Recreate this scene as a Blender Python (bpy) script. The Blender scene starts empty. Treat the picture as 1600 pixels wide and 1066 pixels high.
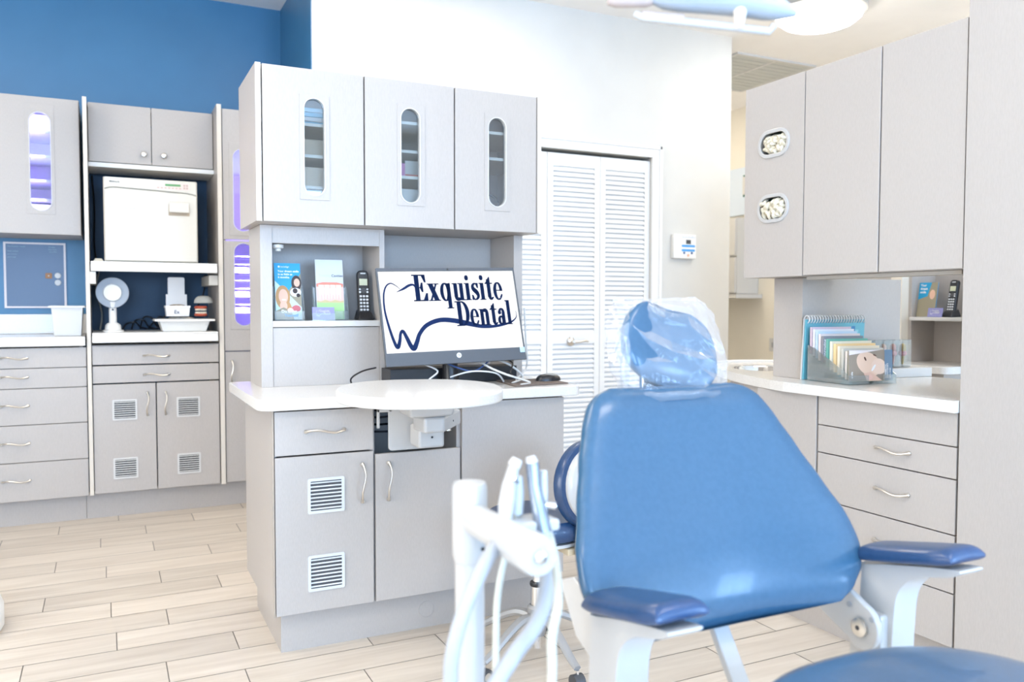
import bpy, bmesh, math, random
from mathutils import Vector, Matrix
random.seed(7)
PI = math.pi
C = bpy.context.scene.collection
SC = bpy.context.scene

# ------------------------------------------------------------------ camera
cam_d = bpy.data.cameras.new('camera'); cam = bpy.data.objects.new('camera', cam_d); C.objects.link(cam)
F_PX = 1297.2
cam_d.sensor_width = 36.0; cam_d.lens = F_PX*36/1600; cam_d.clip_start = .05; cam_d.clip_end = 60
yaw, pitch, roll = .455367, .042807, .001433
fw = Vector((math.sin(yaw)*math.cos(pitch), math.cos(yaw)*math.cos(pitch), -math.sin(pitch)))
rt = Vector((math.cos(yaw), -math.sin(yaw), 0)); up = rt.cross(fw)
rt2 = math.cos(roll)*rt + math.sin(roll)*up; up2 = rt2.cross(fw)
M = Matrix((rt2, up2, -fw)).transposed().to_4x4(); M.translation = Vector((0, 0, 1.25))
cam.matrix_world = M
cam_d.dof.use_dof = True; cam_d.dof.focus_distance = 2.75; cam_d.dof.aperture_fstop = 3.2
SC.camera = cam

# ------------------------------------------------------------------ light and exposure
SC.view_settings.view_transform = 'Standard'; SC.view_settings.look = 'None'
SC.view_settings.gamma = 1.0; SC.view_settings.use_curve_mapping = False
SC.view_settings.exposure = 0.35
SC.cycles.max_bounces = 10; SC.cycles.diffuse_bounces = 5; SC.cycles.glossy_bounces = 5
SC.cycles.transparent_max_bounces = 24; SC.cycles.transmission_bounces = 8
SC.cycles.sample_clamp_indirect = 6.0; SC.cycles.caustics_reflective = False; SC.cycles.caustics_refractive = False
w = bpy.data.worlds.new('world'); SC.world = w; w.use_nodes = True
w.node_tree.nodes['Background'].inputs[0].default_value = (.80, .90, 1, 1)
w.node_tree.nodes['Background'].inputs[1].default_value = 3.0
def area(name, loc, rot, sx, sy, power, col):
    l = bpy.data.lights.new(name, 'AREA'); l.shape = 'RECTANGLE'; l.size = sx; l.size_y = sy
    l.energy = power; l.color = col
    o = bpy.data.objects.new(name, l); C.objects.link(o); o.location = loc; o.rotation_euler = rot
    return o
# lights added outside unseen windows behind and to the left of the camera
WIN_P, SIDE_P, LAMP_E = 165, 65, 10.5
area('window_daylight', (-1.1, -3.12, 1.65), (PI/2, 0, 0), 1.8, 1.9, WIN_P, (.35, .61, 1))
area('window_daylight', (1.5, -3.12, 1.65), (PI/2, 0, 0), 1.8, 1.9, WIN_P, (.35, .61, 1))
area('window_daylight', (4.7, -3.12, 1.65), (PI/2, 0, 0), 1.6, 1.9, WIN_P*.9, (.35, .61, 1))  # added to brighten the divider face through the gap
area('window_daylight', (-3.12, 1.2, 1.65), (PI/2, 0, -PI/2), 2.2, 1.9, SIDE_P, (1, .93, .84))  # warm fill added for the faces turned left

# ------------------------------------------------------------------ materials
def nt_mat(name):
    m = bpy.data.materials.new(name); m.use_nodes = True
    return m, m.node_tree, m.node_tree.nodes['Principled BSDF']
def mat(name, col, rough=.5, metal=0, emit=0, ecol=None, coat=0, spec=.5, trans=0, alpha=1):
    m, nt, b = nt_mat(name)
    b.inputs['Base Color'].default_value = (*col, 1); b.inputs['Roughness'].default_value = rough
    b.inputs['Metallic'].default_value = metal; b.inputs['Specular IOR Level'].default_value = spec
    b.inputs['Coat Weight'].default_value = coat; b.inputs['Transmission Weight'].default_value = trans
    if emit:
        b.inputs['Emission Color'].default_value = (*(ecol or col), 1); b.inputs['Emission Strength'].default_value = emit
    return m
def noisy(name, c1, c2, scale=(40, 40, 40), rough=.5, nscale=1.0, bump=0, detail=3, spec=.5, coat=0, lo=.35, hi=.65):
    m, nt, b = nt_mat(name); N = nt.nodes; L = nt.links
    tc = N.new('ShaderNodeTexCoord'); mp = N.new('ShaderNodeMapping'); mp.inputs['Scale'].default_value = scale
    no = N.new('ShaderNodeTexNoise'); no.inputs['Scale'].default_value = nscale; no.inputs['Detail'].default_value = detail
    cr = N.new('ShaderNodeValToRGB'); cr.color_ramp.elements[0].color = (*c1, 1); cr.color_ramp.elements[1].color = (*c2, 1)
    cr.color_ramp.elements[0].position = lo; cr.color_ramp.elements[1].position = hi
    L.new(tc.outputs['Object'], mp.inputs[0]); L.new(mp.outputs[0], no.inputs[0]); L.new(no.outputs[0], cr.inputs[0])
    L.new(cr.outputs[0], b.inputs['Base Color'])
    b.inputs['Roughness'].default_value = rough; b.inputs['Specular IOR Level'].default_value = spec; b.inputs['Coat Weight'].default_value = coat
    if bump:
        bp = N.new('ShaderNodeBump'); bp.inputs['Strength'].default_value = bump; bp.inputs['Distance'].default_value = .002
        L.new(no.outputs[0], bp.inputs['Height']); L.new(bp.outputs[0], b.inputs['Normal'])
    return m
def glassy(name, tint=(1, 1, 1), refl=.12, rough=.03, diffuse=None, dmix=0.0, bump=0, bscale=20, fres=.7):
    """thin clear sheet: mostly transparent, some mirror reflection, optional milky part"""
    m = bpy.data.materials.new(name); m.use_nodes = True; nt = m.node_tree; N = nt.nodes; L = nt.links
    N.remove(N['Principled BSDF']); out = N['Material Output']
    tr = N.new('ShaderNodeBsdfTransparent'); tr.inputs[0].default_value = (*tint, 1)
    gl = N.new('ShaderNodeBsdfGlossy'); gl.inputs['Roughness'].default_value = rough
    lw = N.new('ShaderNodeLayerWeight'); lw.inputs['Blend'].default_value = .25
    ma = N.new('ShaderNodeMath'); ma.operation = 'MULTIPLY_ADD'; ma.inputs[1].default_value = fres; ma.inputs[2].default_value = refl
    L.new(lw.outputs['Fresnel'], ma.inputs[0])
    mx = N.new('ShaderNodeMixShader'); L.new(ma.outputs[0], mx.inputs[0]); L.new(tr.outputs[0], mx.inputs[1]); L.new(gl.outputs[0], mx.inputs[2])
    last = mx
    if diffuse:
        df = N.new('ShaderNodeBsdfDiffuse'); df.inputs[0].default_value = (*diffuse, 1)
        m2 = N.new('ShaderNodeMixShader'); m2.inputs[0].default_value = dmix
        L.new(mx.outputs[0], m2.inputs[1]); L.new(df.outputs[0], m2.inputs[2]); last = m2
    if bump:
        tc = N.new('ShaderNodeTexCoord'); no = N.new('ShaderNodeTexNoise'); no.inputs['Scale'].default_value = bscale; no.inputs['Detail'].default_value = 3
        no.inputs['Distortion'].default_value = 1.5
        bp = N.new('ShaderNodeBump'); bp.inputs['Strength'].default_value = bump; bp.inputs['Distance'].default_value = .02
        L.new(tc.outputs['Object'], no.inputs[0]); L.new(no.outputs[0], bp.inputs['Height']); L.new(bp.outputs[0], gl.inputs['Normal'])
    L.new(last.outputs[0], out.inputs[0])
    return m
LAM = noisy('linen_laminate', (.43, .392, .360), (.455, .417, .385), (420, 420, 60), .40, 1.0, .04, 2)
EDGE = mat('laminate_edge_band', (.40, .33, .26), .5)
INNER = noisy('cabinet_lining', (.62, .61, .58), (.66, .65, .62), (30, 30, 30), .6)
QUARTZ = noisy('white_quartz', (.67, .645, .61), (.72, .70, .665), (160, 160, 160), .22, 1.0, 0, 3, .5, .2)
WHITE = mat('white_plastic', (.60, .59, .57), .35)
WHITEM = mat('white_enamel', (.48, .47, .455), .28, coat=.3)
WHITEB = mat('bright_white_plastic', (.80, .79, .76), .35)
CREAM = mat('cream_plastic', (.66, .62, .55), .35)
NICKEL = mat('brushed_nickel', (.72, .68, .62), .28, 1)
CHROME = mat('chrome', (.8, .8, .8), .08, 1)
BLACK = mat('black_plastic', (.012, .012, .014), .35)
DARK = mat('dark_grey_plastic', (.06, .062, .068), .4)
DGREY = mat('charcoal_bezel', (.075, .085, .10), .45)
GREY = mat('mid_grey_plastic', (.33, .34, .36), .4)
LGREY = mat('light_grey_plastic', (.62, .64, .66), .4)
TUBEG = mat('grey_hose_rubber', (.36, .365, .38), .45)
TUBEY = mat('clear_yellowed_hose', (.52, .52, .45), .35)
BWALL = noisy('blue_paint', (.045, .17, .32), (.05, .185, .345), (3, 3, 3), .38)
WWALL = noisy('warm_white_paint', (.62, .605, .57), (.64, .625, .59), (4, 4, 4), .6)
BEIGE = noisy('beige_paint', (.79, .74, .64), (.81, .76, .66), (4, 4, 4), .6)
CEIL = noisy('ceiling_paint', (.91, .88, .85), (.93, .90, .87), (5, 5, 5), .8)
DOORW = mat('white_door_paint', (.79, .78, .76), .45)
GROUT = mat('grout', (.26, .235, .21), .9)
NAVY = mat('logo_navy', (.012, .03, .10), .5)
UPH = noisy('blue_vinyl', (.030, .090, .162), (.034, .098, .175), (90, 90, 90), .27, 1, .05, 4, .5, .15)
UPHD = noisy('navy_vinyl', (.016, .05, .13), (.02, .058, .145), (90, 90, 90), .32, 1, .05, 4, .5, .2)
UPHG = noisy('slate_blue_vinyl', (.045, .10, .18), (.05, .11, .20), (90, 90, 90), .3, 1, .04, 4, .5, .3)
GLASS = glassy('window_glass', (.93, .96, .97), .10)
ACRYL = glassy('clear_acrylic', (.92, .95, .95), .10, .05, (.75, .8, .82), .10)
WRAP = glassy('crinkled_plastic_wrap', (.985, .985, .99), .02, .14, (.85, .86, .88), .09, .3, 14, .30)
def floor_mat():
    m, nt, b = nt_mat('wood_look_tile'); N = nt.nodes; L = nt.links
    g = N.new('ShaderNodeNewGeometry'); tc = N.new('ShaderNodeTexCoord'); mp = N.new('ShaderNodeMapping'); mp.inputs['Scale'].default_value = (1.6, 17, 1)
    add = N.new('ShaderNodeVectorMath'); add.operation = 'ADD'; mul = N.new('ShaderNodeMath'); mul.operation = 'MULTIPLY'; mul.inputs[1].default_value = 37
    L.new(g.outputs['Random Per Island'], mul.inputs[0]); L.new(tc.outputs['Object'], add.inputs[0]); L.new(mul.outputs[0], add.inputs[1])
    no = N.new('ShaderNodeTexNoise'); no.inputs['Scale'].default_value = 1.3; no.inputs['Detail'].default_value = 6; no.inputs['Distortion'].default_value = .6
    L.new(add.outputs[0], mp.inputs[0]); L.new(mp.outputs[0], no.inputs[0])
    cr = N.new('ShaderNodeValToRGB'); e = cr.color_ramp.elements
    e[0].position = .25; e[0].color = (.555, .472, .385, 1); e[1].position = .72; e[1].color = (.69, .61, .515, 1)
    L.new(no.outputs[0], cr.inputs[0])
    hs = N.new('ShaderNodeHueSaturation'); mr = N.new('ShaderNodeMapRange'); mr.inputs[3].default_value = .90; mr.inputs[4].default_value = 1.06
    L.new(g.outputs['Random Per Island'], mr.inputs[0]); L.new(mr.outputs[0], hs.inputs['Value']); L.new(cr.outputs[0], hs.inputs['Color'])
    L.new(hs.outputs[0], b.inputs['Base Color']); b.inputs['Roughness'].default_value = .42
    return m
FLOORM = floor_mat()

# ------------------------------------------------------------------ mesh helpers
class MB:
    def __init__(s): s.v = []; s.f = []
    def add(s, vs, fs):
        n = len(s.v); s.v += [tuple(p) for p in vs]; s.f += [tuple(i+n for i in f) for f in fs]; return s
    def box(s, x0, y0, z0, x1, y1, z1):
        if x0 > x1: x0, x1 = x1, x0
        if y0 > y1: y0, y1 = y1, y0
        if z0 > z1: z0, z1 = z1, z0
        return s.add([(x0,y0,z0),(x1,y0,z0),(x1,y1,z0),(x0,y1,z0),(x0,y0,z1),(x1,y0,z1),(x1,y1,z1),(x0,y1,z1)],
                     [(0,3,2,1),(4,5,6,7),(0,1,5,4),(1,2,6,5),(2,3,7,6),(3,0,4,7)])
    def prism(s, pts, h, axis='z', base=0.0):
        """pts: 2-D outline; extruded by h along axis from base"""
        n = len(pts)
        def P(p, t):
            if axis == 'z': return (p[0], p[1], t)
            if axis == 'y': return (p[0], t, p[1])
            return (t, p[0], p[1])
        vs = [P(p, base) for p in pts] + [P(p, base+h) for p in pts]
        fs = [tuple(range(n))[::-1], tuple(range(n, 2*n))] + [(i, (i+1) % n, n+(i+1) % n, n+i) for i in range(n)]
        return s.add(vs, fs)
    def tube(s, pts, r, seg=10, cap=True, flat=1.0):
        pts = [Vector(p) for p in pts]; n = len(pts); rs = r if isinstance(r, (list, tuple)) else [r]*n
        vs = []; prev = None
        for i, p in enumerate(pts):
            d = (pts[min(i+1, n-1)] - pts[max(i-1, 0)]).normalized()
            if prev is None:
                a = Vector((0, 0, 1)) if abs(d.z) < .9 else Vector((1, 0, 0))
                u = d.cross(a).normalized()
            else:
                u = (prev - d*prev.dot(d)).normalized()
            prev = u; v_ = d.cross(u)
            for k in range(seg):
                t = 2*PI*k/seg; vs.append(p + u*math.cos(t)*rs[i] + v_*math.sin(t)*rs[i]*flat)
        fs = [(i*seg+k, i*seg+(k+1) % seg, (i+1)*seg+(k+1) % seg, (i+1)*seg+k) for i in range(n-1) for k in range(seg)]
        if cap: fs += [tuple(range(seg))[::-1], tuple(range((n-1)*seg, n*seg))]
        return s.add(vs, fs)
    def lathe(s, prof, o=(0, 0, 0), axis='z', seg=32, cap=True):
        """prof: list of (radius, height)"""
        vs = []
        for r, h in prof:
            for k in range(seg):
                t = 2*PI*k/seg; a, b = r*math.cos(t), r*math.sin(t)
                q = (a, b, h) if axis == 'z' else ((a, h, b) if axis == 'y' else (h, a, b))
                vs.append((q[0]+o[0], q[1]+o[1], q[2]+o[2]))
        n = len(prof)
        fs = [(i*seg+k, i*seg+(k+1) % seg, (i+1)*seg+(k+1) % seg, (i+1)*seg+k) for i in range(n-1) for k in range(seg)]
        if cap: fs += [tuple(range(seg))[::-1], tuple(range((n-1)*seg, n*seg))]
        return s.add(vs, fs)
    def xf(s, Mx):
        s.v = [tuple(Mx @ Vector(p)) for p in s.v]; return s
    def merge(s, o): return s.add(o.v, o.f)
W0 = {}
def obj(name, mb, m, parent=None, bevel=0, smooth=False, local=False, seg=2, sub=0, autos=None):
    me = bpy.data.meshes.new(name); off = Vector((0, 0, 0))
    if parent is not None and not local: off = W0.get(parent.name, Vector((0, 0, 0)))
    me.from_pydata([tuple(Vector(p)-off) for p in mb.v], [], mb.f)
    bm = bmesh.new(); bm.from_mesh(me); bmesh.ops.recalc_face_normals(bm, faces=bm.faces); bm.to_mesh(me); bm.free()
    for mm in (m if isinstance(m, (list, tuple)) else [m]): me.materials.append(mm)
    o = bpy.data.objects.new(name, me); C.objects.link(o)
    if parent is not None: o.parent = parent; W0[o.name] = off.copy()
    if bevel:
        b = o.modifiers.new('bevel', 'BEVEL'); b.width = bevel; b.segments = seg; b.limit_method = 'ANGLE'; b.angle_limit = math.radians(35)
    if sub:
        b = o.modifiers.new('subd', 'SUBSURF'); b.levels = sub; b.render_levels = sub
    if smooth or sub or autos:
        for p in me.polygons: p.use_smooth = True
        if autos or not sub: me.set_sharp_from_angle(angle=math.radians(autos or 40))
    return o
def tag(o, label=None, cat=None, group=None, kind=None):
    if label: o['label'] = label
    if cat: o['category'] = cat
    if group: o['group'] = group
    if kind: o['kind'] = kind
    return o
def thing(name, loc, label, cat, group=None, rz=0):
    o = bpy.data.objects.new(name, None); C.objects.link(o); o.location = loc; o.rotation_euler = (0, 0, rz)
    o.empty_display_size = .05; W0[o.name] = Vector(loc)
    return tag(o, label, cat, group)
def struct(name, mb, m, parent=None, **k):
    o = obj(name, mb, m, parent, **k)
    if parent is None: o['kind'] = 'structure'
    return o
def copy_tree(o, parent=None):
    c = o.copy(); C.objects.link(c); c.parent = parent
    if o.name in W0: W0[c.name] = W0[o.name].copy()
    for ch in list(o.children): copy_tree(ch, c)
    return c
def text_mb(s, size, depth=0.0005, align='LEFT', bold=0, shear=0):
    cu = bpy.data.curves.new('txt', 'FONT'); cu.body = s; cu.size = size; cu.align_x = align; cu.extrude = depth/2; cu.resolution_u = 3
    cu.offset = bold; cu.shear = shear
    o = bpy.data.objects.new('txt', cu); C.objects.link(o)
    dg = bpy.context.evaluated_depsgraph_get(); me = bpy.data.meshes.new_from_object(o.evaluated_get(dg))
    mb = MB(); mb.v = [tuple(v.co) for v in me.vertices]; mb.f = [tuple(p.vertices) for p in me.polygons]
    bpy.data.objects.remove(o); bpy.data.curves.remove(cu); bpy.data.meshes.remove(me)
    return mb
UPR = Matrix.Rotation(PI/2, 4, 'X')           # flat x-y text to upright x-z, facing -Y
def T(x, y, z): return Matrix.Translation((x, y, z))
def RZ(a): return Matrix.Rotation(a, 4, 'Z')
def RX(a): return Matrix.Rotation(a, 4, 'X')
def RY(a): return Matrix.Rotation(a, 4, 'Y')
def cr_spline(P, n=8, closed=False):
    P = [Vector(p) if len(p) > 2 else Vector((p[0], p[1], 0)) for p in P]; out = []; m = len(P)
    for i in range(m if closed else m-1):
        p0 = P[(i-1) % m] if (closed or i > 0) else P[0]; p1 = P[i]; p2 = P[(i+1) % m]; p3 = P[(i+2) % m] if (closed or i+2 < m) else P[-1]
        for k in range(n):
            t = k/n; out.append(.5*((2*p1)+(p2-p0)*t+(2*p0-5*p1+4*p2-p3)*t*t+(3*p1-p0-3*p2+p3)*t**3))
    if not closed: out.append(P[-1])
    return out
def stadium(cx, cz, hw, hh, n=8):
    """rounded-end outline, counter-clockwise, 4n points"""
    r = min(hw, hh); pts = []
    for q in range(4):
        for k in range(n):
            t = (q + k/(n-1))*PI/2; sx = (hw-r) * (1 if q in (0, 3) else -1); sz = (hh-r) * (1 if q in (0, 1) else -1)
            pts.append((cx+sx+r*math.cos(t), cz+sz+r*math.sin(t)))
    return pts
def rrect(cx, cz, hw, hh, r, n=5):
    pts = []
    for q in range(4):
        for k in range(n):
            t = (q + k/(n-1))*PI/2; sx = (hw-r) * (1 if q in (0, 3) else -1); sz = (hh-r) * (1 if q in (0, 1) else -1)
            pts.append((cx+sx+r*math.cos(t), cz+sz+r*math.sin(t)))
    return pts
def holed(x0, z0, x1, z1, inner, y0, y1, axis='y'):
    """rectangular slab with a hole (or several outlines already in inner); returns MB. slab spans y0..y1"""
    mb = MB(); n = len(inner); cx = sum(p[0] for p in inner)/n; cz = sum(p[1] for p in inner)/n
    outer = []
    for p in inner:
        dx, dz = p[0]-cx, p[1]-cz; ts = []
        if dx > 1e-9: ts.append((x1-cx)/dx)
        if dx < -1e-9: ts.append((x0-cx)/dx)
        if dz > 1e-9: ts.append((z1-cz)/dz)
        if dz < -1e-9: ts.append((z0-cz)/dz)
        t = min(ts); outer.append((cx+dx*t, cz+dz*t))
    for c in ((x0, z0), (x1, z0), (x1, z1), (x0, z1)):      # snap nearest outline point to each corner
        j = min(range(n), key=lambda i: (outer[i][0]-c[0])**2+(outer[i][1]-c[1])**2); outer[j] = c
    def P(p, y): return (p[0], y, p[1]) if axis == 'y' else (y, p[0], p[1])
    vs = [P(p, y0) for p in inner]+[P(p, y0) for p in outer]+[P(p, y1) for p in inner]+[P(p, y1) for p in outer]
    fs = []
    for i in range(n):
        j = (i+1) % n
        fs += [(i, j, n+j, n+i), (2*n+i, 3*n+i, 3*n+j, 2*n+j), (i, 2*n+i, 2*n+j, j), (n+i, n+j, 3*n+j, 3*n+i)]
    return mb.add(vs, fs)
def ringslab(outer, inner, y0, y1, axis='y'):
    mb = MB(); n = len(inner)
    def P(p, y): return (p[0], y, p[1]) if axis == 'y' else (y, p[0], p[1])
    vs = [P(p, y0) for p in inner]+[P(p, y0) for p in outer]+[P(p, y1) for p in inner]+[P(p, y1) for p in outer]; fs = []
    for i in range(n):
        j = (i+1) % n
        fs += [(i, j, n+j, n+i), (2*n+i, 3*n+i, 3*n+j, 2*n+j), (i, 2*n+i, 2*n+j, j), (n+i, n+j, 3*n+j, 3*n+i)]
    return mb.add(vs, fs)
def handle_mb(L=.14, vert=False):
    """bow pull, local: centred on origin, standing out towards -y, along x"""
    pts = []; rs = []
    for k in range(17):
        t = -1+2*k/16; x = t*L/2; y = -.004-.024*(1-abs(t)**3.0); z = .006*math.sin(t*PI)*(-1)
        pts.append((x, y, z)); rs.append(.0042+.003*abs(t)**4+.001*(1-abs(t)))
    mb = MB().tube(pts, rs, 8, flat=.75)
    for sg in (-1, 1): mb.lathe([(.0075, 0), (.0075, -.006), (.005, -.009)], (sg*L/2*.97, 0, 0), 'y', 12)
    if vert: mb.xf(RY(PI/2))
    return mb
def handle(parent, x, y, z, L=.14, vert=False, face='-y'):
    mb = handle_mb(L, vert)
    if face == '-x': mb.xf(RZ(-PI/2))
    mb.xf(T(x, y, z)); return obj('handle', mb, NICKEL, parent, smooth=True)
def slab(parent, name, x0, z0, x1, z1, y, t=.019, g=.002):
    o = obj(name, MB().box(x0+g, y, z0+g, x1-g, y+t, z1-g), LAM, parent, bevel=.0015); return o
def grille(parent, x0, z0, x1, z1, y, n=8, m=None, bm_=None):
    mb = MB(); b = .010
    mb.merge(ringslab(rrect((x0+x1)/2, (z0+z1)/2, (x1-x0)/2, (z1-z0)/2, .006), rrect((x0+x1)/2, (z0+z1)/2, (x1-x0)/2-b, (z1-z0)/2-b, .003), y-.005, y))
    for k in range(n):
        z = z0+b+(z1-z0-2*b)*(k+.5)/n; h = (z1-z0-2*b)/n*.17
        mb.add([(x0+b, y-.0035, z-h), (x1-b, y-.0035, z-h), (x1-b, y-.001, z+h), (x0+b, y-.001, z+h), (x0+b, y-.0025, z-h), (x1-b, y-.0025, z-h), (x1-b, y, z+h), (x0+b, y, z+h)],
               [(0,3,2,1),(4,5,6,7),(0,1,5,4),(1,2,6,5),(2,3,7,6),(3,0,4,7)])
    o = obj('vent_grille', mb, m or WHITE, parent)
    obj('vent_backing', MB().box(x0+b*.8, y-.0008, z0+b*.8, x1-b*.8, y-.0002, z1-b*.8), bm_ or BLACK, o)
    return o
def carcass(x0, y0, z0, x1, y1, z1, t=.018, front=None):
    mb = MB(); mb.box(x0, y0, z0, x0+t, y1, z1); mb.box(x1-t, y0, z0, x1, y1, z1)
    mb.box(x0+t, y0, z0, x1-t, y1, z0+t); mb.box(x0+t, y0, z1-t, x1-t, y1, z1); mb.box(x0+t, y1-t, z0+t, x1-t, y1, z1-t)
    return mb
def oval_door(parent, x0, z0, x1, z1, y, ov, fr, t=.019):
    """door with a rounded-end window; ov, fr = (x0,z0,x1,z1) of glass and of the frame plate"""
    inn = stadium((ov[0]+ov[2])/2, (ov[1]+ov[3])/2, (ov[2]-ov[0])/2, (ov[3]-ov[1])/2)
    d = obj('door', holed(x0+.002, z0+.002, x1-.002, z1-.002, inn, y, y+t), LAM, parent, bevel=.0012)
    obj('window_frame', holed(fr[0], fr[1], fr[2], fr[3], inn, y-.003, y), LAM, d, bevel=.0012)
    inn2 = stadium((ov[0]+ov[2])/2, (ov[1]+ov[3])/2, (ov[2]-ov[0])/2-.004, (ov[3]-ov[1])/2-.004)
    obj('window_gasket', ringslab(inn, inn2, y-.005, y+t), WHITE, d)
    obj('glass_pane', MB().prism(inn2, .003, 'y', y+.010), GLASS, d)
    return d

# ------------------------------------------------------------------ the room
XL, XR, YR, YF, CZ = -3.0, 5.9, -3.0, 7.2, 3.28
mb = MB(); mb.add([(XL, YR, -.003), (XR, YR, -.003), (XR, YF, -.003), (XL, YF, -.003), (XL, YR, -.10), (XR, YR, -.10), (XR, YF, -.10), (XL, YF, -.10)],
                  [(0,1,2,3),(7,6,5,4),(0,4,5,1),(1,5,6,2),(2,6,7,3),(3,7,4,0)])
nb = len(mb.f)
PW, PL = .1814, .694
offs = {0: .443, 1: .182, 2: -.043, 3: .204, 4: .46, 5: -.017, 6: .206, 7: .443, 8: 0, 9: .203, 10: .017, 11: .417, 12: .17, 13: .41}
for k in range(-13, 45):
    y1 = 5.277-PW*k; y0 = y1-PW
    if y1 < YR or y0 > YF: continue
    o = offs.get(k, random.random()*PL); x = XL - ((XL-o) % PL)
    while x < XR:
        a, b = max(x, XL)+.0018, min(x+PL, XR)-.0018
        if b > a: mb.add([(a, max(y0, YR)+.0016, 0), (b, max(y0, YR)+.0016, 0), (b, min(y1, YF)-.0016, 0), (a, min(y1, YF)-.0016, 0)], [(0, 1, 2, 3)])
        x += PL
fl = struct('floor', mb, [FLOORM, GROUT])
for i, p in enumerate(fl.data.polygons):
    if i < nb: p.material_index = 1
for p in fl.data.polygons:
    if p.normal.z < 0 and p.index >= nb: p.flip()
fl.data.update()
struct('ceiling', MB().box(XL, YR, CZ, XR, YF, CZ+.1), CEIL)
def wall_with_holes(name, m, x0, x1, z1, y0, y1, holes, axis='y'):
    mb = MB(); xs = x0
    def B(a, z0_, b, z1_):
        if b-a < 1e-6 or z1_-z0_ < 1e-6: return
        mb.box(a, y0, z0_, b, y1, z1_) if axis == 'y' else mb.box(y0, a, z0_, y1, b, z1_)
    for (a, za, b, zb) in holes:
        B(xs, 0, a, z1); B(a, 0, b, za); B(a, zb, b, z1); xs = b
    B(xs, 0, x1, z1); return struct(name, mb, m)
wall_with_holes('wall_rear', WWALL, XL, XR, CZ, YR-.12, YR, [(-2.0, .7, -.2, 2.6), (.6, .7, 2.4, 2.6), (3.9, .7, 5.5, 2.6)])
wall_with_holes('wall_left', WWALL, YR, YF, CZ, XL-.12, XL, [(.1, .7, 2.3, 2.6)], 'x')
struct('wall_back', MB().box(XL, 5.93, 0, 1.126, 6.05, CZ), BWALL)
struct('wall_right', MB().box(XR, YR, 0, XR+.12, YF, CZ), BEIGE)
struct('wall_far', MB().box(1.2, YF, 0, XR, YF+.12, CZ), BEIGE)
# unseen window frames behind and left of the camera, added with their lights
for i, (x0, x1, ax) in enumerate(((-2.0, -.2, 'y'), (.6, 2.4, 'y'), (.1, 2.3, 'x'), (3.9, 5.5, 'y'))):
    mb = MB(); y = YR-.07 if ax == 'y' else XL-.07
    for (a, b, c, d) in ((x0, .7, x1, .76), (x0, 2.54, x1, 2.6), (x0, .76, x0+.06, 2.54), (x1-.06, .76, x1, 2.54), ((x0+x1)/2-.02, .76, (x0+x1)/2+.02, 2.54)):
        mb.box(a, y, b, c, y+.05, d) if ax == 'y' else mb.box(y, a, b, y+.05, c, d)
    struct('window_%d' % (i+1), mb, DOORW)
# closet wall: white front, blue return on the left
cw = MB()
DX0, DX1, DZ = 1.873, 3.571, 2.32
for b in ((1.126, 5.0, 0, DX0, 5.12, CZ), (DX1, 5.0, 0, 4.30, 5.12, CZ), (DX0, 5.0, DZ, DX1, 5.12, CZ), (4.18, 5.12, 0, 4.30, YF, CZ)): cw.box(*b)
struct('wall_closet', cw, WWALL)
struct('wall_return', MB().box(1.120, 5.0, 0, 1.126, 5.93, CZ).box(1.126, 5.12, 0, 1.2, 5.93, CZ), BWALL)
struct('wall_closet_back', MB().box(1.2, 5.75, 0, 4.18, 5.87, CZ), WWALL)
tr = MB(); cwid = .078
tr.box(DX0-cwid, 4.982, 0, DX0, 5.0, DZ+cwid).box(DX1, 4.982, 0, DX1+cwid, 5.0, DZ+cwid).box(DX0, 4.982, DZ, DX1, 5.0, DZ+cwid)
tr.box(DX0-cwid-.004, 4.972, 0, DX0-cwid+.02, 4.999, DZ+cwid+.004).box(DX1+cwid-.02, 4.972, 0, DX1+cwid+.004, 4.999, DZ+cwid+.004).box(DX0-cwid, 4.972, DZ+cwid-.02, DX1+cwid, 4.999, DZ+cwid+.004)
struct('trim_1', tr, DOORW, bevel=.003)
struct('baseboard_closet', MB().box(DX1+cwid+.005, 4.985, 0, 4.30, 5.0, .12).box(1.126, 4.985, 0, DX0-cwid-.005, 5.0, .12), DOORW, bevel=.003)
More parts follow.
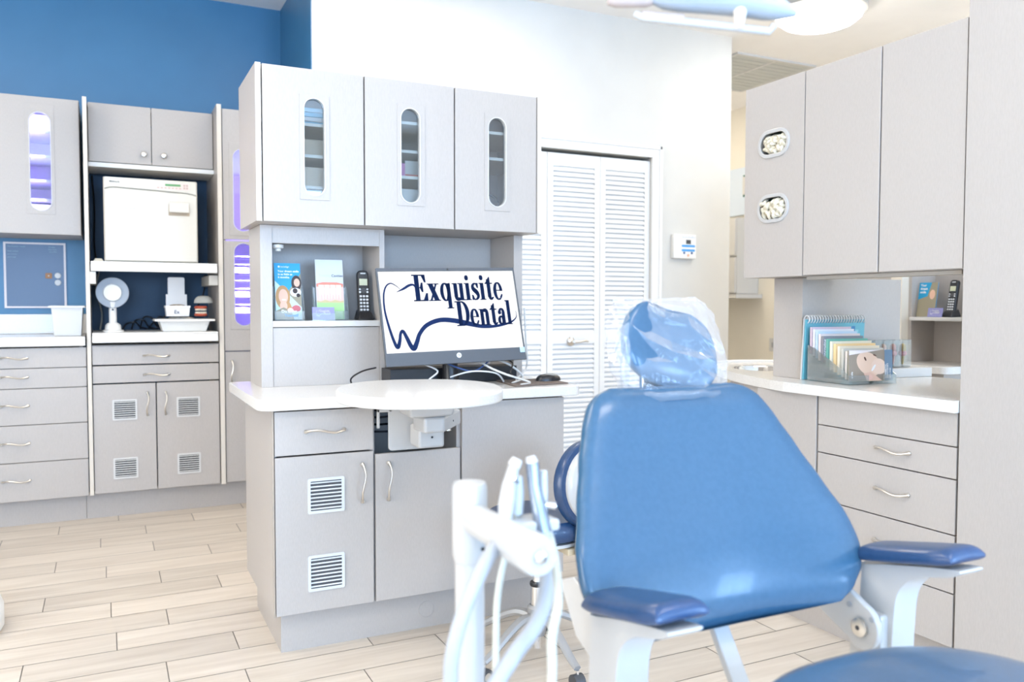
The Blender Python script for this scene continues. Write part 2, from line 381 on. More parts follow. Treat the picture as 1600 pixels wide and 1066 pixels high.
# louvred bifold doors
def bifold(name, x0, x1, knobx=None):
    r = bpy.data.objects.new(name, None); C.objects.link(r); r.location = (x0, 5.03, 0); W0[r.name] = Vector(r.location); r['kind'] = 'structure'
    xm = (x0+x1)/2
    for (a, b) in ((x0+.003, xm-.002), (xm+.002, x1-.003)):
        mb = MB(); y0, y1 = 5.015, 5.043; st = .042
        for bx in ((a, y0, .012, a+st, y1, 2.295), (b-st, y0, .012, b, y1, 2.295), (a+st, y0, .012, b-st, y1, .16), (a+st, y0, .985, b-st, y1, 1.055), (a+st, y0, 2.21, b-st, y1, 2.295)): mb.box(*bx)
        for (za, zb) in ((.16, .985), (1.055, 2.21)):
            n = int((zb-za)/.0335); h = (zb-za)/n
            for k in range(n):
                z = za+h*k
                mb.add([(a+st, y0+.003, z), (b-st, y0+.003, z), (b-st, y1-.004, z+h*.8), (a+st, y1-.004, z+h*.8), (a+st, y0+.003, z+.012), (b-st, y0+.003, z+.012), (b-st, y1-.004, z+h*1.25), (a+st, y1-.004, z+h*1.25)],
                       [(0,3,2,1),(4,5,6,7),(0,1,5,4),(1,2,6,5),(2,3,7,6),(3,0,4,7)])
        obj('louvred_panel', mb, DOORW, r)
    if knobx:
        k = MB().lathe([(.031, 0), (.031, -.006), (.024, -.012), (.010, -.018), (.010, -.05)], (knobx, 5.014, 1.0), 'y', 24)
        k.tube([(knobx, 4.966, 1.0), (knobx+.04, 4.962, .998), (knobx+.085, 4.962, 1.006), (knobx+.115, 4.966, 1.0)], [.011, .009, .0085, .007], 10)
        tag(obj('lever_handle', k, NICKEL, r, smooth=True), 'satin nickel lever handle')
bifold('door_1', 1.873, 2.722); bifold('door_2', 2.722, 3.571, 2.91)
# corridor beyond: fluorescent-style ceiling panel
dg = thing('ceiling_panel', (5.0, 5.69, CZ), 'grey ribbed rectangular diffuser panel in ceiling above the corridor opening', 'ceiling panel')
mb = MB()
for k in range(11):
    y = 5.29+k*.078; mb.box(4.61, y, CZ-.012, 5.40, y+.068, CZ-.006)
obj('diffuser', mb, mat('ribbed_diffuser', (.52, .53, .50), .5), dg)
obj('frame', MB().box(4.575, 5.25, CZ-.016, 5.43, 5.285, CZ-.0005).box(4.575, 6.14, CZ-.016, 5.43, 6.17, CZ-.0005).box(4.575, 5.285, CZ-.016, 4.607, 6.14, CZ-.0005).box(5.40, 5.285, CZ-.016, 5.43, 6.14, CZ-.0005).box(4.99, 5.285, CZ-.016, 5.015, 6.14, CZ-.0005), WHITE, dg)
# round ceiling lamp
LX, LY = 4.38, 4.22
lp = thing('ceiling_lamp', (LX, LY, CZ), 'round white flush dome lamp glowing on the ceiling', 'ceiling lamp')
obj('base_ring', MB().lathe([(.30, CZ-.001), (.31, CZ-.02), (.31, CZ-.05), (.285, CZ-.055)], (LX, LY, 0), 'z', 48), WHITEM, lp, smooth=True)
obj('lamp_shade', MB().lathe([(.285, CZ-.055), (.275, CZ-.08), (.235, CZ-.112), (.17, CZ-.135), (.09, CZ-.148), (.01, CZ-.152)], (LX, LY, 0), 'z', 48), mat('lit_frosted_glass', (1, 1, 1), .4, emit=LAMP_E, ecol=(1, .96, .88)), lp, smooth=True)
# glowing panels added overhead as fill, out of view
FILLP = mat('lit_ceiling_diffuser', (1, 1, 1), .5, emit=LAMP_E*.9, ecol=(1, .90, .76))
proto = thing('ceiling_light', (0, 0, CZ), 'recessed square ceiling light panel out of view above the treatment bay', 'ceiling light', 'recessed lights overhead')
obj('light_frame', MB().box(-.62, -.32, -.02, .62, -.29, -.0005).box(-.62, .29, -.02, .62, .32, -.0005).box(-.62, -.29, -.02, -.59, .29, -.0005).box(.59, -.29, -.02, .62, .29, -.0005), WHITE, proto, local=True)
obj('diffuser', MB().box(-.59, -.29, -.012, .59, .29, -.004), FILLP, proto, local=True)
for i, (x, y) in enumerate(((-1.5, 3.5), (-.5, 2.3), (-1.6, .2), (3.2, 1.6), (1.7, .2), (5.0, 3.3), (1.7, 4.1), (4.65, 6.4))):
    t = proto if i == 0 else copy_tree(proto); t.location = (x, y, CZ)
    if i == 7: t.rotation_euler = (0, 0, PI/2)

# ------------------------------------------------------------------ centre console: base cabinet
YD = 2.94
bc = thing('base_cabinet', (1.1, 3.25, 0), 'grey laminate console base cabinet with vented door under the computer', 'cabinet')
mb = MB()
mb.box(.512, YD+.003, .152, .518, YD+.021, .884).box(.512, YD+.021, .152, .530, 3.55, .884).box(.530, 3.532, .152, 1.662, 3.55, .884).box(1.662, YD+.021, .152, 1.680, 3.55, .884)
mb.box(.530, YD+.021, .152, 1.662, 3.532, .170).box(.866, YD+.021, .170, .884, 3.532, .884).box(1.211, YD+.021, .170, 1.229, 3.532, .884)
mb.box(.530, YD+.021, .700, .866, 3.532, .712)
obj('carcass', mb, LAM, bc, bevel=.001)
obj('edge_band', MB().box(.512, YD, .152, .518, YD+.003, .884), EDGE, bc)
d = slab(bc, 'drawer', .519, .720, .876, .879, YD); handle(d, .697, YD, .803, .14)
d = slab(bc, 'door', .519, .152, .876, .718, YD); handle(d, .832, YD, .602, .14, True); grille(d, .633, .508, .765, .634, YD, 8, LGREY, DARK); grille(d, .632, .228, .764, .357, YD, 8, LGREY, DARK)
d = slab(bc, 'door', .880, .152, 1.220, .705, YD); handle(d, .931, YD, .60, .14, True)
slab(bc, 'side_panel', 1.224, .152, 1.678, .879, YD)
k = obj('toe_kick', MB().box(.547, 3.0, 0, 1.64, 3.52, .150), LAM, bc)
obj('grommet_cap', MB().lathe([(.031, 0), (.031, -.0025), (.026, -.003)], (1.10, 3.0, .071), 'y', 32), LAM, k)
# cables coiled inside the open niche
for i in range(4):
    z = .86-i*.03; P = cr_spline([(.885, 3.25, z), (.93, 3.10+.02*i, z-.015), (1.0, 3.06, z-.005), (1.10, 3.12, z-.02), (1.20, 3.25, z)], 5)
    tag(obj('cable', MB().tube(P, .0045, 6), [BLACK, DARK][i % 2], smooth=True), ['black cable, topmost loop in the open niche under the oval tabletop', 'dark cable, second loop down in the open niche', 'black cable, third loop down in the open niche', 'dark cable, lowest loop in the open niche'][i], 'cable', 'cables in the console niche')
# countertop
def rounded_slab(x0, y0, x1, y1, z0, z1, rs):
    pts = []
    for (cx, cy, sx, sy, r, a0) in ((x1, y1, -1, -1, rs[0], 0), (x0, y1, 1, -1, rs[1], PI/2), (x0, y0, 1, 1, rs[2], PI), (x1, y0, -1, 1, rs[3], 1.5*PI)):
        ox, oy = cx+sx*r, cy+sy*r
        for k in range(9):
            a = a0+PI/2*k/8; pts.append((ox+r*math.cos(a), oy+r*math.sin(a)))
    return MB().prism(pts, z1-z0, 'z', z0)
tag(obj('worktop', rounded_slab(.462, 2.905, 1.74, 3.66, .885, .925, (.02, .02, .06, .03)), QUARTZ, bevel=.003, autos=40), 'white quartz worktop on the centre console under the computer', 'worktop')
# hutch on the worktop
YH = 3.36; z0, z1 = .925, 1.565
hu = thing('hutch', (1.12, 3.5, .925), 'blue-grey laminate hutch standing on the centre worktop behind the monitor', 'hutch')
mb = MB()
mb.box(.548, YH, z0, .594, 3.63, z1).box(1.030, YH, z0, 1.052, 3.63, z1).box(1.654, YH, z0, 1.697, 3.63, z1)
mb.box(.594, 3.612, z0, 1.030, 3.63, z1).box(1.052, 3.612, z0, 1.654, 3.63, z1)
obj('frame_panels', mb, LAM, hu, bevel=.001)
obj('shelf', MB().box(.594, YH-.002, 1.163, 1.030, 3.612, 1.187), mat('shelf_edge', (.60, .58, .55), .5), hu, bevel=.001)
obj('lower_panel', MB().box(.595, YH+.004, z0, 1.029, YH+.020, 1.160), LAM, hu, bevel=.001)
obj('valance', MB().box(.594, YH+.003, 1.495, 1.030, YH+.021, z1), LAM, hu, bevel=.001)
obj('puck_mount', MB().lathe([(.022, 0), (.022, -.012), (.015, -.016)], (.622, YH+.03, 1.490), 'z', 20).lathe([(.012, 0), (.012, .02)], (.622, YH+.03, 1.465), 'z', 16), WHITE, hu, smooth=True)
# wall cabinet on the hutch
uc = thing('upper_cabinet', (1.1, 3.4, 1.565), 'light grey three-door cabinet with oval windows above the monitor', 'cabinet')
mb = MB(); YU = 3.22; ZU0, ZU1 = 1.566, 2.152
mb.box(.514, YU+.003, ZU0, .534, 3.64, ZU1).box(1.696, YU-.003, ZU0, 1.714, 3.64, ZU1).box(.534, 3.622, ZU0, 1.696, 3.64, ZU1)
mb.box(.534, YU+.021, ZU0, 1.696, 3.622, ZU0+.016).box(.534, YU+.021, ZU1-.018, 1.696, 3.622, ZU1)
mb.box(.919, YU+.021, ZU0+.016, .937, 3.622, ZU1-.018).box(1.302, YU+.021, ZU0+.016, 1.320, 3.622, ZU1-.018)
obj('carcass', mb, LAM, uc, bevel=.001)
obj('edge_band', MB().box(.514, YU, ZU0, .534, YU+.003, ZU1).box(1.697, YU-.006, ZU0, 1.714, YU-.003, ZU1), mat('pale_edge_band', (.66, .62, .56), .5), uc)
for (a, b, zs) in ((.534, .919, (1.70, 1.82, 1.94)), (.937, 1.302, (1.765, 1.87, 1.985)), (1.320, 1.696, (1.87, 1.98))):
    for z in zs: obj('shelf', MB().box(a, YU+.03, z, b, 3.622, z+.012), INNER, uc)
for (a, b, ov, fr) in ((.537, .927, (.689, 1.668, .774, 2.043), (.675, 1.654, .789, 2.053)), (.929, 1.310, (1.075, 1.662, 1.161, 2.045), (1.062, 1.652, 1.180, 2.059)), (1.312, 1.695, (1.461, 1.667, 1.548, 2.046), (1.446, 1.651, 1.564, 2.060))):
    oval_door(uc, a, ZU0-.002, b, ZU1, YU, ov, fr)
# contents seen through the windows
def boxobj(name, b, m, label, cat, group=None, bevel=.002): return tag(obj(name, MB().box(*b), m, bevel=bevel), label, cat, group)
BLUEP = mat('sky_blue_paper', (.12, .42, .58), .6); PEACH = mat('kraft_packet', (.55, .44, .33), .7); PINKB = mat('pink_carton', (.62, .26, .30), .6)
for i in range(4):
    z = 1.9525+i*.018; boxobj('paper_stack', (.64, 3.30, z, .82, 3.55, z+.016), [BLUEP, WHITE, BLUEP, mat('pale_blue_paper', (.35, .6, .72), .6)][i], ['blue paper stack at bottom of top shelf behind left oval window', 'white paper stack, second up behind left oval window', 'blue paper stack, third up behind left oval window', 'pale blue paper stack on top behind left oval window'][i], 'paper stack', 'stacks on the top shelf')
boxobj('carton', (.62, 3.30, 1.8325, .86, 3.50, 1.90), PEACH, 'tan packet on second shelf behind left oval window', 'box')
boxobj('carton', (.62, 3.29, 1.7125, .88, 3.52, 1.79), mat('light_tan_packet', (.62, .52, .42), .7), 'light tan packet on third shelf behind left oval window', 'box')
for i, (x, c) in enumerate(((.68, (.55, .35, .25)), (.74, (.62, .42, .32)))):
    tag(obj('roll', MB().lathe([(.022, -.03), (.026, -.025), (.026, .025), (.022, .03)], (x, 3.30, 1.62), 'y', 20), mat('tan_roll_%s' % 'ab'[i], c, .6), smooth=True), ['brown roll, left one at bottom of left oval window', 'tan roll, right one at bottom of left oval window'][i], 'roll')
boxobj('glove_box', (1.06, 3.29, 1.7775, 1.12, 3.42, 1.835), mat('magenta_carton', (.5, .16, .38), .5), 'purple and pink carton behind middle oval window', 'box')
gb = boxobj('supply_box', (1.122, 3.30, 1.7775, 1.21, 3.45, 1.848), mat('grey_white_carton', (.55, .52, .48), .6), 'grey and white supply box with red stripe behind middle window', 'box')
obj('red_stripe', MB().box(1.124, 3.2985, 1.781, 1.208, 3.30, 1.792), mat('red_print', (.5, .06, .05), .5), gb)
boxobj('supply_bin', (1.04, 3.29, 1.582, 1.20, 3.50, 1.73), WHITE, 'white bin at bottom of middle oval window', 'bin')
boxobj('paper_stack', (1.44, 3.30, 1.882, 1.50, 3.50, 1.96), WHITE, 'white upright stack on middle shelf of right oval window', 'paper stack')
boxobj('storage_case', (1.42, 3.28, 1.992, 1.60, 3.55, 2.06), DARK, 'dark case on top shelf behind right oval window', 'case')
tag(obj('cord', MB().tube(cr_spline([(1.45, 3.32, 1.70), (1.50, 3.30, 1.73), (1.56, 3.32, 1.70), (1.50, 3.31, 1.66), (1.47, 3.30, 1.64), (1.54, 3.30, 1.60), (1.50, 3.32, 1.588)], 6), .005, 6), DARK, smooth=True), 'dark coiled cord at the bottom of the right oval window', 'cord')

# ------------------------------------------------------------------ serif lettering
class G2:
    def __init__(s): s.p = []
    def R(s, x0, y0, x1, y1): s.p.append([(x0, y0), (x1, y0), (x1, y1), (x0, y1)]); return s
    def P(s, *pts): s.p.append(list(pts)); return s
    def ring(s, cx, cy, rx, ry, tx, ty, a0=0, a1=360, n=28, taper=0):
        for k in range(n):
            q = []
            A = [math.radians(a0+(a1-a0)*(k+j)/n) for j in (0, 1)]
            for j, a in enumerate(A): q.append((cx+rx*math.cos(a), cy+ry*math.sin(a)))
            for j, a in reversed(list(enumerate(A))): q.append((cx+(rx-tx)*math.cos(a), cy+(ry-ty)*math.sin(a)))
            s.p.append(q)
        return s
    def stroke(s, pts, n=6):
        Q = cr_spline([(p[0], p[1], p[2]) for p in pts], n)
        for i in range(len(Q)-1):
            a, b = Q[i], Q[i+1]
            def nrm(j):
                d = (Q[min(j+1, len(Q)-1)]-Q[max(j-1, 0)]); d.z = 0
                d = d.normalized() if d.length > 1e-9 else Vector((1, 0, 0)); return Vector((-d.y, d.x, 0))
            na, nb_ = nrm(i), nrm(i+1); wa, wb = a.z/2, b.z/2
            s.p.append([(a.x-na.x*wa, a.y-na.y*wa), (b.x-nb_.x*wb, b.y-nb_.y*wb), (b.x+nb_.x*wb, b.y+nb_.y*wb), (a.x+na.x*wa, a.y+na.y*wa)])
        return s
GL = {
 'E': (G2().R(.12,0,.32,1).R(0,.95,.68,1).P((.52,.95),(.68,.95),(.70,.70),(.66,.70)).R(.3,.49,.5,.53).P((.52,.34),(.52,.70),(.48,.70),(.40,.53),(.40,.49),(.48,.34)).R(0,0,.74,.05).P((.54,.05),(.70,.30),(.75,.30),(.74,.05)), .78),
 'x': (G2().P((.02,.66),(.24,.66),(.56,0),(.34,0)).P((.44,.66),(.49,.66),(.14,0),(.08,0)).R(-.02,.62,.30,.66).R(.36,.62,.58,.66).R(0,0,.22,.04).R(.28,0,.62,.04), .64),
 'q': (G2().ring(.26,.33,.26,.35,.14,.05).R(.38,-.28,.54,.66).R(.30,-.30,.62,-.26).P((.5,.6),(.54,.68),(.50,.66)), .66),
 'u': (G2().R(.08,.14,.24,.66).R(0,.62,.24,.66).ring(.26,.18,.18,.20,.15,.09,180,330).R(.40,0,.56,.66).R(.32,.62,.56,.66).R(.40,0,.64,.04), .66),
 'i': (G2().R(.07,0,.23,.66).R(0,.62,.23,.66).R(0,0,.30,.04).ring(.15,.86,.085,.10,.085,.10), .33),
 's': (G2().stroke([(.37,.48,.05),(.30,.62,.05),(.19,.63,.06),(.09,.54,.11),(.12,.43,.15),(.24,.34,.17),(.34,.24,.15),(.36,.13,.11),(.25,.03,.06),(.12,.04,.05),(.05,.18,.04)],4).P((.36,.66),(.385,.66),(.385,.44),(.34,.5)).P((.03,0),(.06,0),(.08,.16),(.03,.22)), .45),
 't': (G2().R(.1,.10,.26,.80).P((.0,.62),(.26,.90),(.26,.62)).R(0,.61,.38,.66).stroke([(.18,.16,.15),(.21,.06,.11),(.28,.03,.07),(.38,.10,.04)],5), .42),
 'e': (G2().ring(.25,.33,.25,.35,.14,.05,60,300).ring(.25,.33,.24,.35,.12,.05,0,60).ring(.25,.33,.24,.34,.04,.08,300,335).R(.12,.34,.47,.38), .53),
 'D': (G2().R(.12,0,.32,1).R(0,.95,.42,1).R(0,0,.42,.05).ring(.36,.5,.42,.5,.18,.05,-90,90), .82),
 'n': (G2().R(.07,0,.23,.66).R(0,.62,.23,.66).R(0,0,.30,.04).ring(.36,.46,.18,.22,.15,.09,0,150).R(.38,0,.54,.48).R(.32,0,.61,.04), .65),
 'a': (G2().ring(.19,.18,.19,.19,.13,.06).R(.27,.08,.42,.50).ring(.24,.48,.18,.20,.13,.05,0,150).ring(.12,.50,.08,.08,.08,.08).stroke([(.36,.1,.12),(.42,.02,.06),(.50,.06,.03)],4), .52),
 'l': (G2().R(.07,0,.23,1).R(0,.95,.23,1).R(0,0,.30,.04), .33)}
def serif(word, x, y, h, sx):
    polys = []; cx = x
    for c in word:
        g, adv = GL[c]
        for dx in (-.018, 0, .018):
            for p in g.p: polys.append([(cx+q[0]*h*sx+dx*h, y+q[1]*h) for q in p])
        cx += (adv+.03)*h*sx
    return polys, cx
def logo_mb(w_, h_, y):
    """clinic logo laid out in a w_ x h_ rectangle centred on the origin of the x-z plane"""
    polys = []
    a, x1 = serif('Exquisite', 0, 0, 1, 1); s = .67*w_/x1/(.335*h_)
    polys += serif('Exquisite', (-.5+.235)*w_, (.5-.375)*h_, .335*h_, s)[0]
    a, x1 = serif('Dental', 0, 0, 1, 1); s2 = .425*w_/x1/(.315*h_)
    polys += serif('Dental', (-.5+.525)*w_, (.5-.70)*h_, .315*h_, s2)[0]
    def c(px, py):
        xl = 62+96*(py-90)/788; xr = 1358+100*(py-93)/732; u = (px-xl)/(xr-xl)
        yt = 90+3*u; yb = 878-53*u; return (u-.5)*w_, (.5-(py-yt)/(yb-yt))*h_
    k = w_/1297*1.25
    g = G2().stroke([(*c(270,262), 3*k), (*c(225,225), 6*k), (*c(180,205), 9*k), (*c(140,235), 11*k), (*c(122,320), 12*k), (*c(135,470), 14*k), (*c(180,640), 18*k), (*c(228,775), 22*k), (*c(258,818), 28*k),
        (*c(274,760), 24*k), (*c(280,690), 20*k), (*c(300,665), 22*k), (*c(335,725), 27*k), (*c(375,805), 32*k), (*c(405,830), 36*k), (*c(430,770), 32*k), (*c(455,690), 28*k), (*c(520,610), 30*k), (*c(640,563), 33*k), (*c(780,570), 36*k),
        (*c(920,600), 36*k), (*c(1060,628), 26*k), (*c(1200,622), 20*k), (*c(1330,590), 14*k), (*c(1390,540), 7*k), (*c(1385,480), 3*k)], 6)
    g.stroke([(*c(238,290), 3*k), (*c(300,258), 16*k), (*c(350,226), 18*k), (*c(390,222), 14*k), (*c(412,255), 8*k)], 6)
    mb = MB()
    for p in polys+g.p: mb.add([(q[0], y, q[1]) for q in p], [tuple(range(len(p)))])
    return mb

# ------------------------------------------------------------------ computer
MW, MH = .60, .398
mon = bpy.data.objects.new('computer_monitor', None); C.objects.link(mon); mon.empty_display_size = .05
mon.matrix_world = T(1.263, 3.12, 1.212) @ RZ(-.0194) @ RX(-.277) @ RY(-.026); W0[mon.name] = Vector((0, 0, 0))
tag(mon, 'all-in-one computer monitor showing the dental logo on the centre worktop', 'monitor')
BZ = .0
ix0, ix1, iz0, iz1 = -MW/2+.006, MW/2-.006, -MH/2+.052, MH/2-.014
fr = MB(); fr.box(-MW/2, 0, -MH/2, MW/2, .012, iz0).box(-MW/2, 0, iz1, MW/2, .012, MH/2).box(-MW/2, 0, iz0, ix0, .012, iz1).box(ix1, 0, iz0, MW/2, .012, iz1)
obj('bezel', fr, DGREY, mon, local=True)
obj('rear_housing', MB().box(-MW/2+.003, .012, -MH/2+.003, MW/2-.003, .03, MH/2-.003).box(-.2, .03, -.12, .2, .05, .12), DARK, mon, local=True, bevel=.004)
scr = obj('screen', MB().box(ix0, .003, iz0, ix1, .011, iz1), mat('lit_white_screen', (.04, .04, .04), .35, emit=.86, ecol=(1, 1, 1)), mon, local=True)
lg = logo_mb(ix1-ix0, iz1-iz0, .0023); lg.xf(T((ix0+ix1)/2, 0, (iz0+iz1)/2))
tag(obj('logo', lg, mat('screen_navy', (.006, .018, .07), .6, emit=.02, ecol=(.05, .15, .5), spec=.1), scr, local=True), 'navy tooth outline and Exquisite Dental lettering')
em = obj('emblem', MB().lathe([(.0105, -.0002), (.0105, -.001)], (.003, 0, -MH/2+.031), 'y', 28), mat('silver_badge', (.75, .77, .8), .3, .3), mon, local=True)
t_ = text_mb('hp', .014, .0002, 'CENTER', shear=.3); t_.xf(T(.003, -.0014, -MH/2+.028) @ UPR); obj('emblem_letters', t_, DGREY, em, local=True)
obj('webcam', MB().lathe([(.004, 0), (.004, -.001)], (.0, 0, MH/2-.007), 'y', 16), BLACK, mon, local=True)
obj('sticker', MB().box(MW/2-.024, -.0006, -MH/2+.030, MW/2-.003, 0, -MH/2+.052), mat('pale_blue_sticker', (.45, .68, .85), .5), mon, local=True)
st = MB(); st.tube([(0, .05, -.05), (0, .09, -.13), (0, .12, -.255)], [.03, .03, .035], 12)
obj('stand', st, BLACK, mon, local=True, smooth=True)
(boxobj('docking_box', (1.03, 3.22, .9265, 1.60, 3.34, .99), BLACK, 'black keyboard box standing under the monitor on the worktop', 'computer'))
# tangle of leads below the monitor
cab = [(LGREY, [(1.13, 3.16, 1.02), (1.18, 3.08, .99), (1.12, 3.02, .955), (1.20, 2.99, .933)]), (WHITE, [(1.38, 3.16, 1.03), (1.40, 3.08, 1.0), (1.46, 3.04, .97), (1.56, 3.02, .935), (1.50, 2.98, .931)]),
       (BLACK, [(.97, 3.22, 1.0), (.90, 3.18, .99), (.84, 3.12, .965), (.85, 3.08, .9295)]), (WHITE, [(1.46, 3.18, 1.03), (1.52, 3.12, 1.0), (1.57, 3.10, .95), (1.50, 3.06, .931)]),
       (mat('dark_blue_lead', (.03, .07, .2), .5), [(1.22, 3.17, 1.03), (1.27, 3.10, 1.0), (1.34, 3.08, .985), (1.42, 3.12, 1.02)]), (LGREY, [(1.25, 3.12, .96), (1.32, 3.06, .985), (1.42, 3.05, .975), (1.48, 3.10, .935)]),
       (WHITE, [(1.70, 3.345, 1.24), (1.705, 3.34, 1.1), (1.69, 3.30, .98), (1.60, 3.22, .932), (1.56, 3.14, .93)]), (BLACK, [(1.50, 3.18, 1.03), (1.53, 3.12, 1.01), (1.50, 3.08, .97), (1.56, 3.12, .94)])]
lab = ['grey lead hanging below left part of monitor', 'thick white lead looping onto the worktop beside the mouse mat', 'thin black lead trailing left of the monitor over the worktop', 'white lead, inner one below right of monitor', 'dark blue lead below the middle of monitor', 'pale grey lead arching behind the oval tabletop', 'long white lead hanging down the right edge of the hutch', 'black lead below the right end of monitor']
for (m_, P), l_ in zip(cab, lab): tag(obj('cable', MB().tube(cr_spline(P, 6), .0035 if m_ is not WHITE else .0045, 6), m_, smooth=True), l_, 'cable')
mm = thing('mouse_mat', (1.62, 3.09, .925), 'brown-grey woven mouse mat on the right end of the worktop', 'mouse mat')
obj('mat_sheet', MB().prism([(1.46, 2.95), (1.722, 2.985), (1.735, 3.20), (1.50, 3.22)], .005, 'z', .9255), noisy('brown_fabric', (.13, .10, .085), (.17, .135, .115), (400, 400, 400), .85), mm)
ms = thing('computer_mouse', (1.69, 3.10, .9305), 'black computer mouse with silver buttons on the mouse mat', 'mouse')
def dome(cx, cy, cz, rx, ry, rz, n=24, m_=10, pw=1.0):
    mb = MB(); vs = []; 
    for j in range(m_+1):
        ph = PI/2*j/m_
        for k in range(n):
            t = 2*PI*k/n; c = math.cos(ph)**.6
            vs.append((cx+rx*c*math.cos(t), cy+ry*c*math.sin(t), cz+rz*math.sin(ph)))
    fs = [(j*n+k, j*n+(k+1) % n, (j+1)*n+(k+1) % n, (j+1)*n+k) for j in range(m_) for k in range(n)] + [tuple(range(n))[::-1]]
    return mb.add(vs, fs)
obj('body', dome(1.69, 3.10, .931, .058, .034, .028), BLACK, ms, smooth=True)
obj('top_shell', dome(1.697, 3.10, .945, .040, .026, .0165), mat('silver_grey_shell', (.28, .28, .27), .3), ms, smooth=True)

# ------------------------------------------------------------------ brochures, card, phone on the hutch shelf
def place(mb, x, y, z, tilt=0, rz=0): return mb.xf(T(x, y, z) @ RZ(rz) @ RX(-tilt))
SKIN = mat('printed_skin', (.72, .46, .34), .5); HAIRB = mat('printed_blonde', (.48, .26, .10), .5); HAIRD = mat('printed_dark_hair', (.03, .015, .012), .5)
CYAN = mat('printed_cyan', (.01, .33, .62), .45); PWHITE = mat('printed_white', (.85, .85, .85), .5); PGREEN = mat('printed_green', (.40, .66, .27), .5)
PRED = mat('printed_red', (.65, .13, .10), .5); PGREY = mat('printed_grey', (.55, .60, .62), .5); PINKP = mat('printed_pink', (.80, .52, .45), .5); ROSE = mat('printed_rose', (.5, .12, .14), .5)
PURP = mat('printed_lilac', (.26, .26, .52), .5); TXT = mat('printed_dark_text', (.06, .08, .12), .6); OLIVE = mat('printed_olive', (.30, .27, .19), .6)
def flat(pts, y): return MB().add([(p[0], y, p[1]) for p in pts], [tuple(range(len(pts)))])
def ell(cx, cz, rx, rz, y, n=20, a=0): return flat([(cx+rx*math.cos(2*PI*k/n)*math.cos(a)-rz*math.sin(2*PI*k/n)*math.sin(a), cz+rx*math.cos(2*PI*k/n)*math.sin(a)+rz*math.sin(2*PI*k/n)*math.cos(a)) for k in range(n)], y)
SH = 1.1875
Wb, Hb = .104, .232
def leaflet(x, y, z, w_, h_, tilt, rz, label, layers, m0, t=.004, cat='brochure', name='brochure'):
    r = thing(name, (x, y, z), label, cat)
    def put(nm, mb, m_, par=r): return obj(nm, place(mb, x, y, z, tilt, rz), m_, par)
    b = put('cover', MB().box(-w_/2, 0, 0, w_/2, t, h_), m0)
    for (nm, mb, m_) in layers: put(nm, mb, m_, b)
    return r
L_ = []
L_.append(('photo_panel', flat([(-.052, .13), (0, .165-.05), (.052, .19), (.052, 0), (-.052, 0)], -.0004), OLIVE))
L_.append(('photo_panel', flat([(-.052, .16), (-.002, .108), (.052, .05), (.052, 0), (-.052, 0)], -.0006), mat('printed_pale_teal', (.5, .66, .68), .5)))
L_ += [('hair_patch', ell(.034, .15, .020, .032, -.0008), HAIRD), ('face_patch', ell(.036, .152, .012, .017, -.001), SKIN), ('shirt_patch', ell(.03, .112, .022, .018, -.0011), PWHITE), ('ball_patch', ell(.028, .118, .010, .011, -.0013), HAIRD), ('ball_patch', ell(.040, .100, .008, .008, -.0013), HAIRD),
       ('hair_patch', ell(-.022, .092, .029, .048, -.0012), HAIRB), ('hair_patch', ell(-.01, .055, .020, .04, -.0011, a=.4), HAIRB), ('face_patch', ell(-.020, .095, .0185, .030, -.0014), SKIN), ('neck_patch', ell(-.020, .055, .015, .022, -.0013), SKIN), ('smile_patch', ell(-.018, .081, .008, .003, -.0016), PWHITE),
       ('jacket_patch', flat([(-.052, 0), (-.052, .035), (-.02, .05), (.01, .035), (.02, 0)], -.0015), OLIVE), ('flower_patch', ell(.030, .045, .018, .014, -.0012), ROSE), ('flower_patch', ell(.006, .038, .012, .01, -.0016), PINKP)]
tt = MB()
for i, s_ in enumerate(('Your dream smile', 'in as little as', '6 months.')): tt.merge(text_mb(s_, .0115, .0002, bold=.0003).xf(T(-.038, -.0006, .195-.0125*i) @ UPR))
tt.merge(text_mb('invisalign', .0095, .0002).xf(T(-.026, -.0006, .214) @ UPR)); tt.merge(ell(-.033, .2172, .004, .004, -.0006)); tt.merge(text_mb('Do it for', .017, .0002, bold=.0006).xf(T(-.030, -.0018, .028) @ UPR))
L_.append(('white_lettering', tt, PWHITE)); L_.append(('blue_lettering', text_mb('Yourself', .016, .0002, bold=.0008).xf(T(-.018, -.0018, .012) @ UPR), CYAN))
leaflet(.666, 3.402, SH+.004, Wb, Hb, .17, .0, 'blue brochure with two smiling women, left one on the hutch shelf', L_, CYAN)
L_ = [('gum_patch', flat([(-.056, .150), (-.03, .156), (.03, .156), (.056, .150), (.056, .138), (.03, .134), (0, .132), (-.03, .134), (-.056, .138)], -.0005), mat('printed_coral', (.72, .25, .18), .5)),
      ('tooth_ground', flat([(-.056, .070), (.056, .070), (.056, .139), (-.056, .139)], -.0003), PINKP), ('green_panel', flat([(-.056, 0), (.056, 0), (.056, .070), (-.056, .070)], -.0004), PGREEN)]
for cx in (-.036, -.012, .012, .036):
    L_.append(('printed_tooth', flat([(cx-.011, .145), (cx+.011, .145), (cx+.010, .115), (cx+.007, .082), (cx+.003, .105), (cx-.003, .105), (cx-.007, .082), (cx-.010, .115)], -.0008), mat('printed_ivory', (.85, .78, .66), .5)))
L_.append(('printed_roots', flat([(-.056, .070), (.056, .070), (.056, .080), (.04, .076), (.02, .082), (0, .075), (-.02, .082), (-.04, .075), (-.056, .080)], -.0009), mat('printed_sand', (.62, .50, .26), .5)))
L_.append(('grey_lettering', text_mb('Treating', .015, .0002).xf(T(-.045, -.0006, .180) @ UPR), PGREY)); L_.append(('dark_lettering', text_mb('Cavities', .015, .0002, bold=.0002).xf(T(.008, -.0006, .179) @ UPR), TXT))
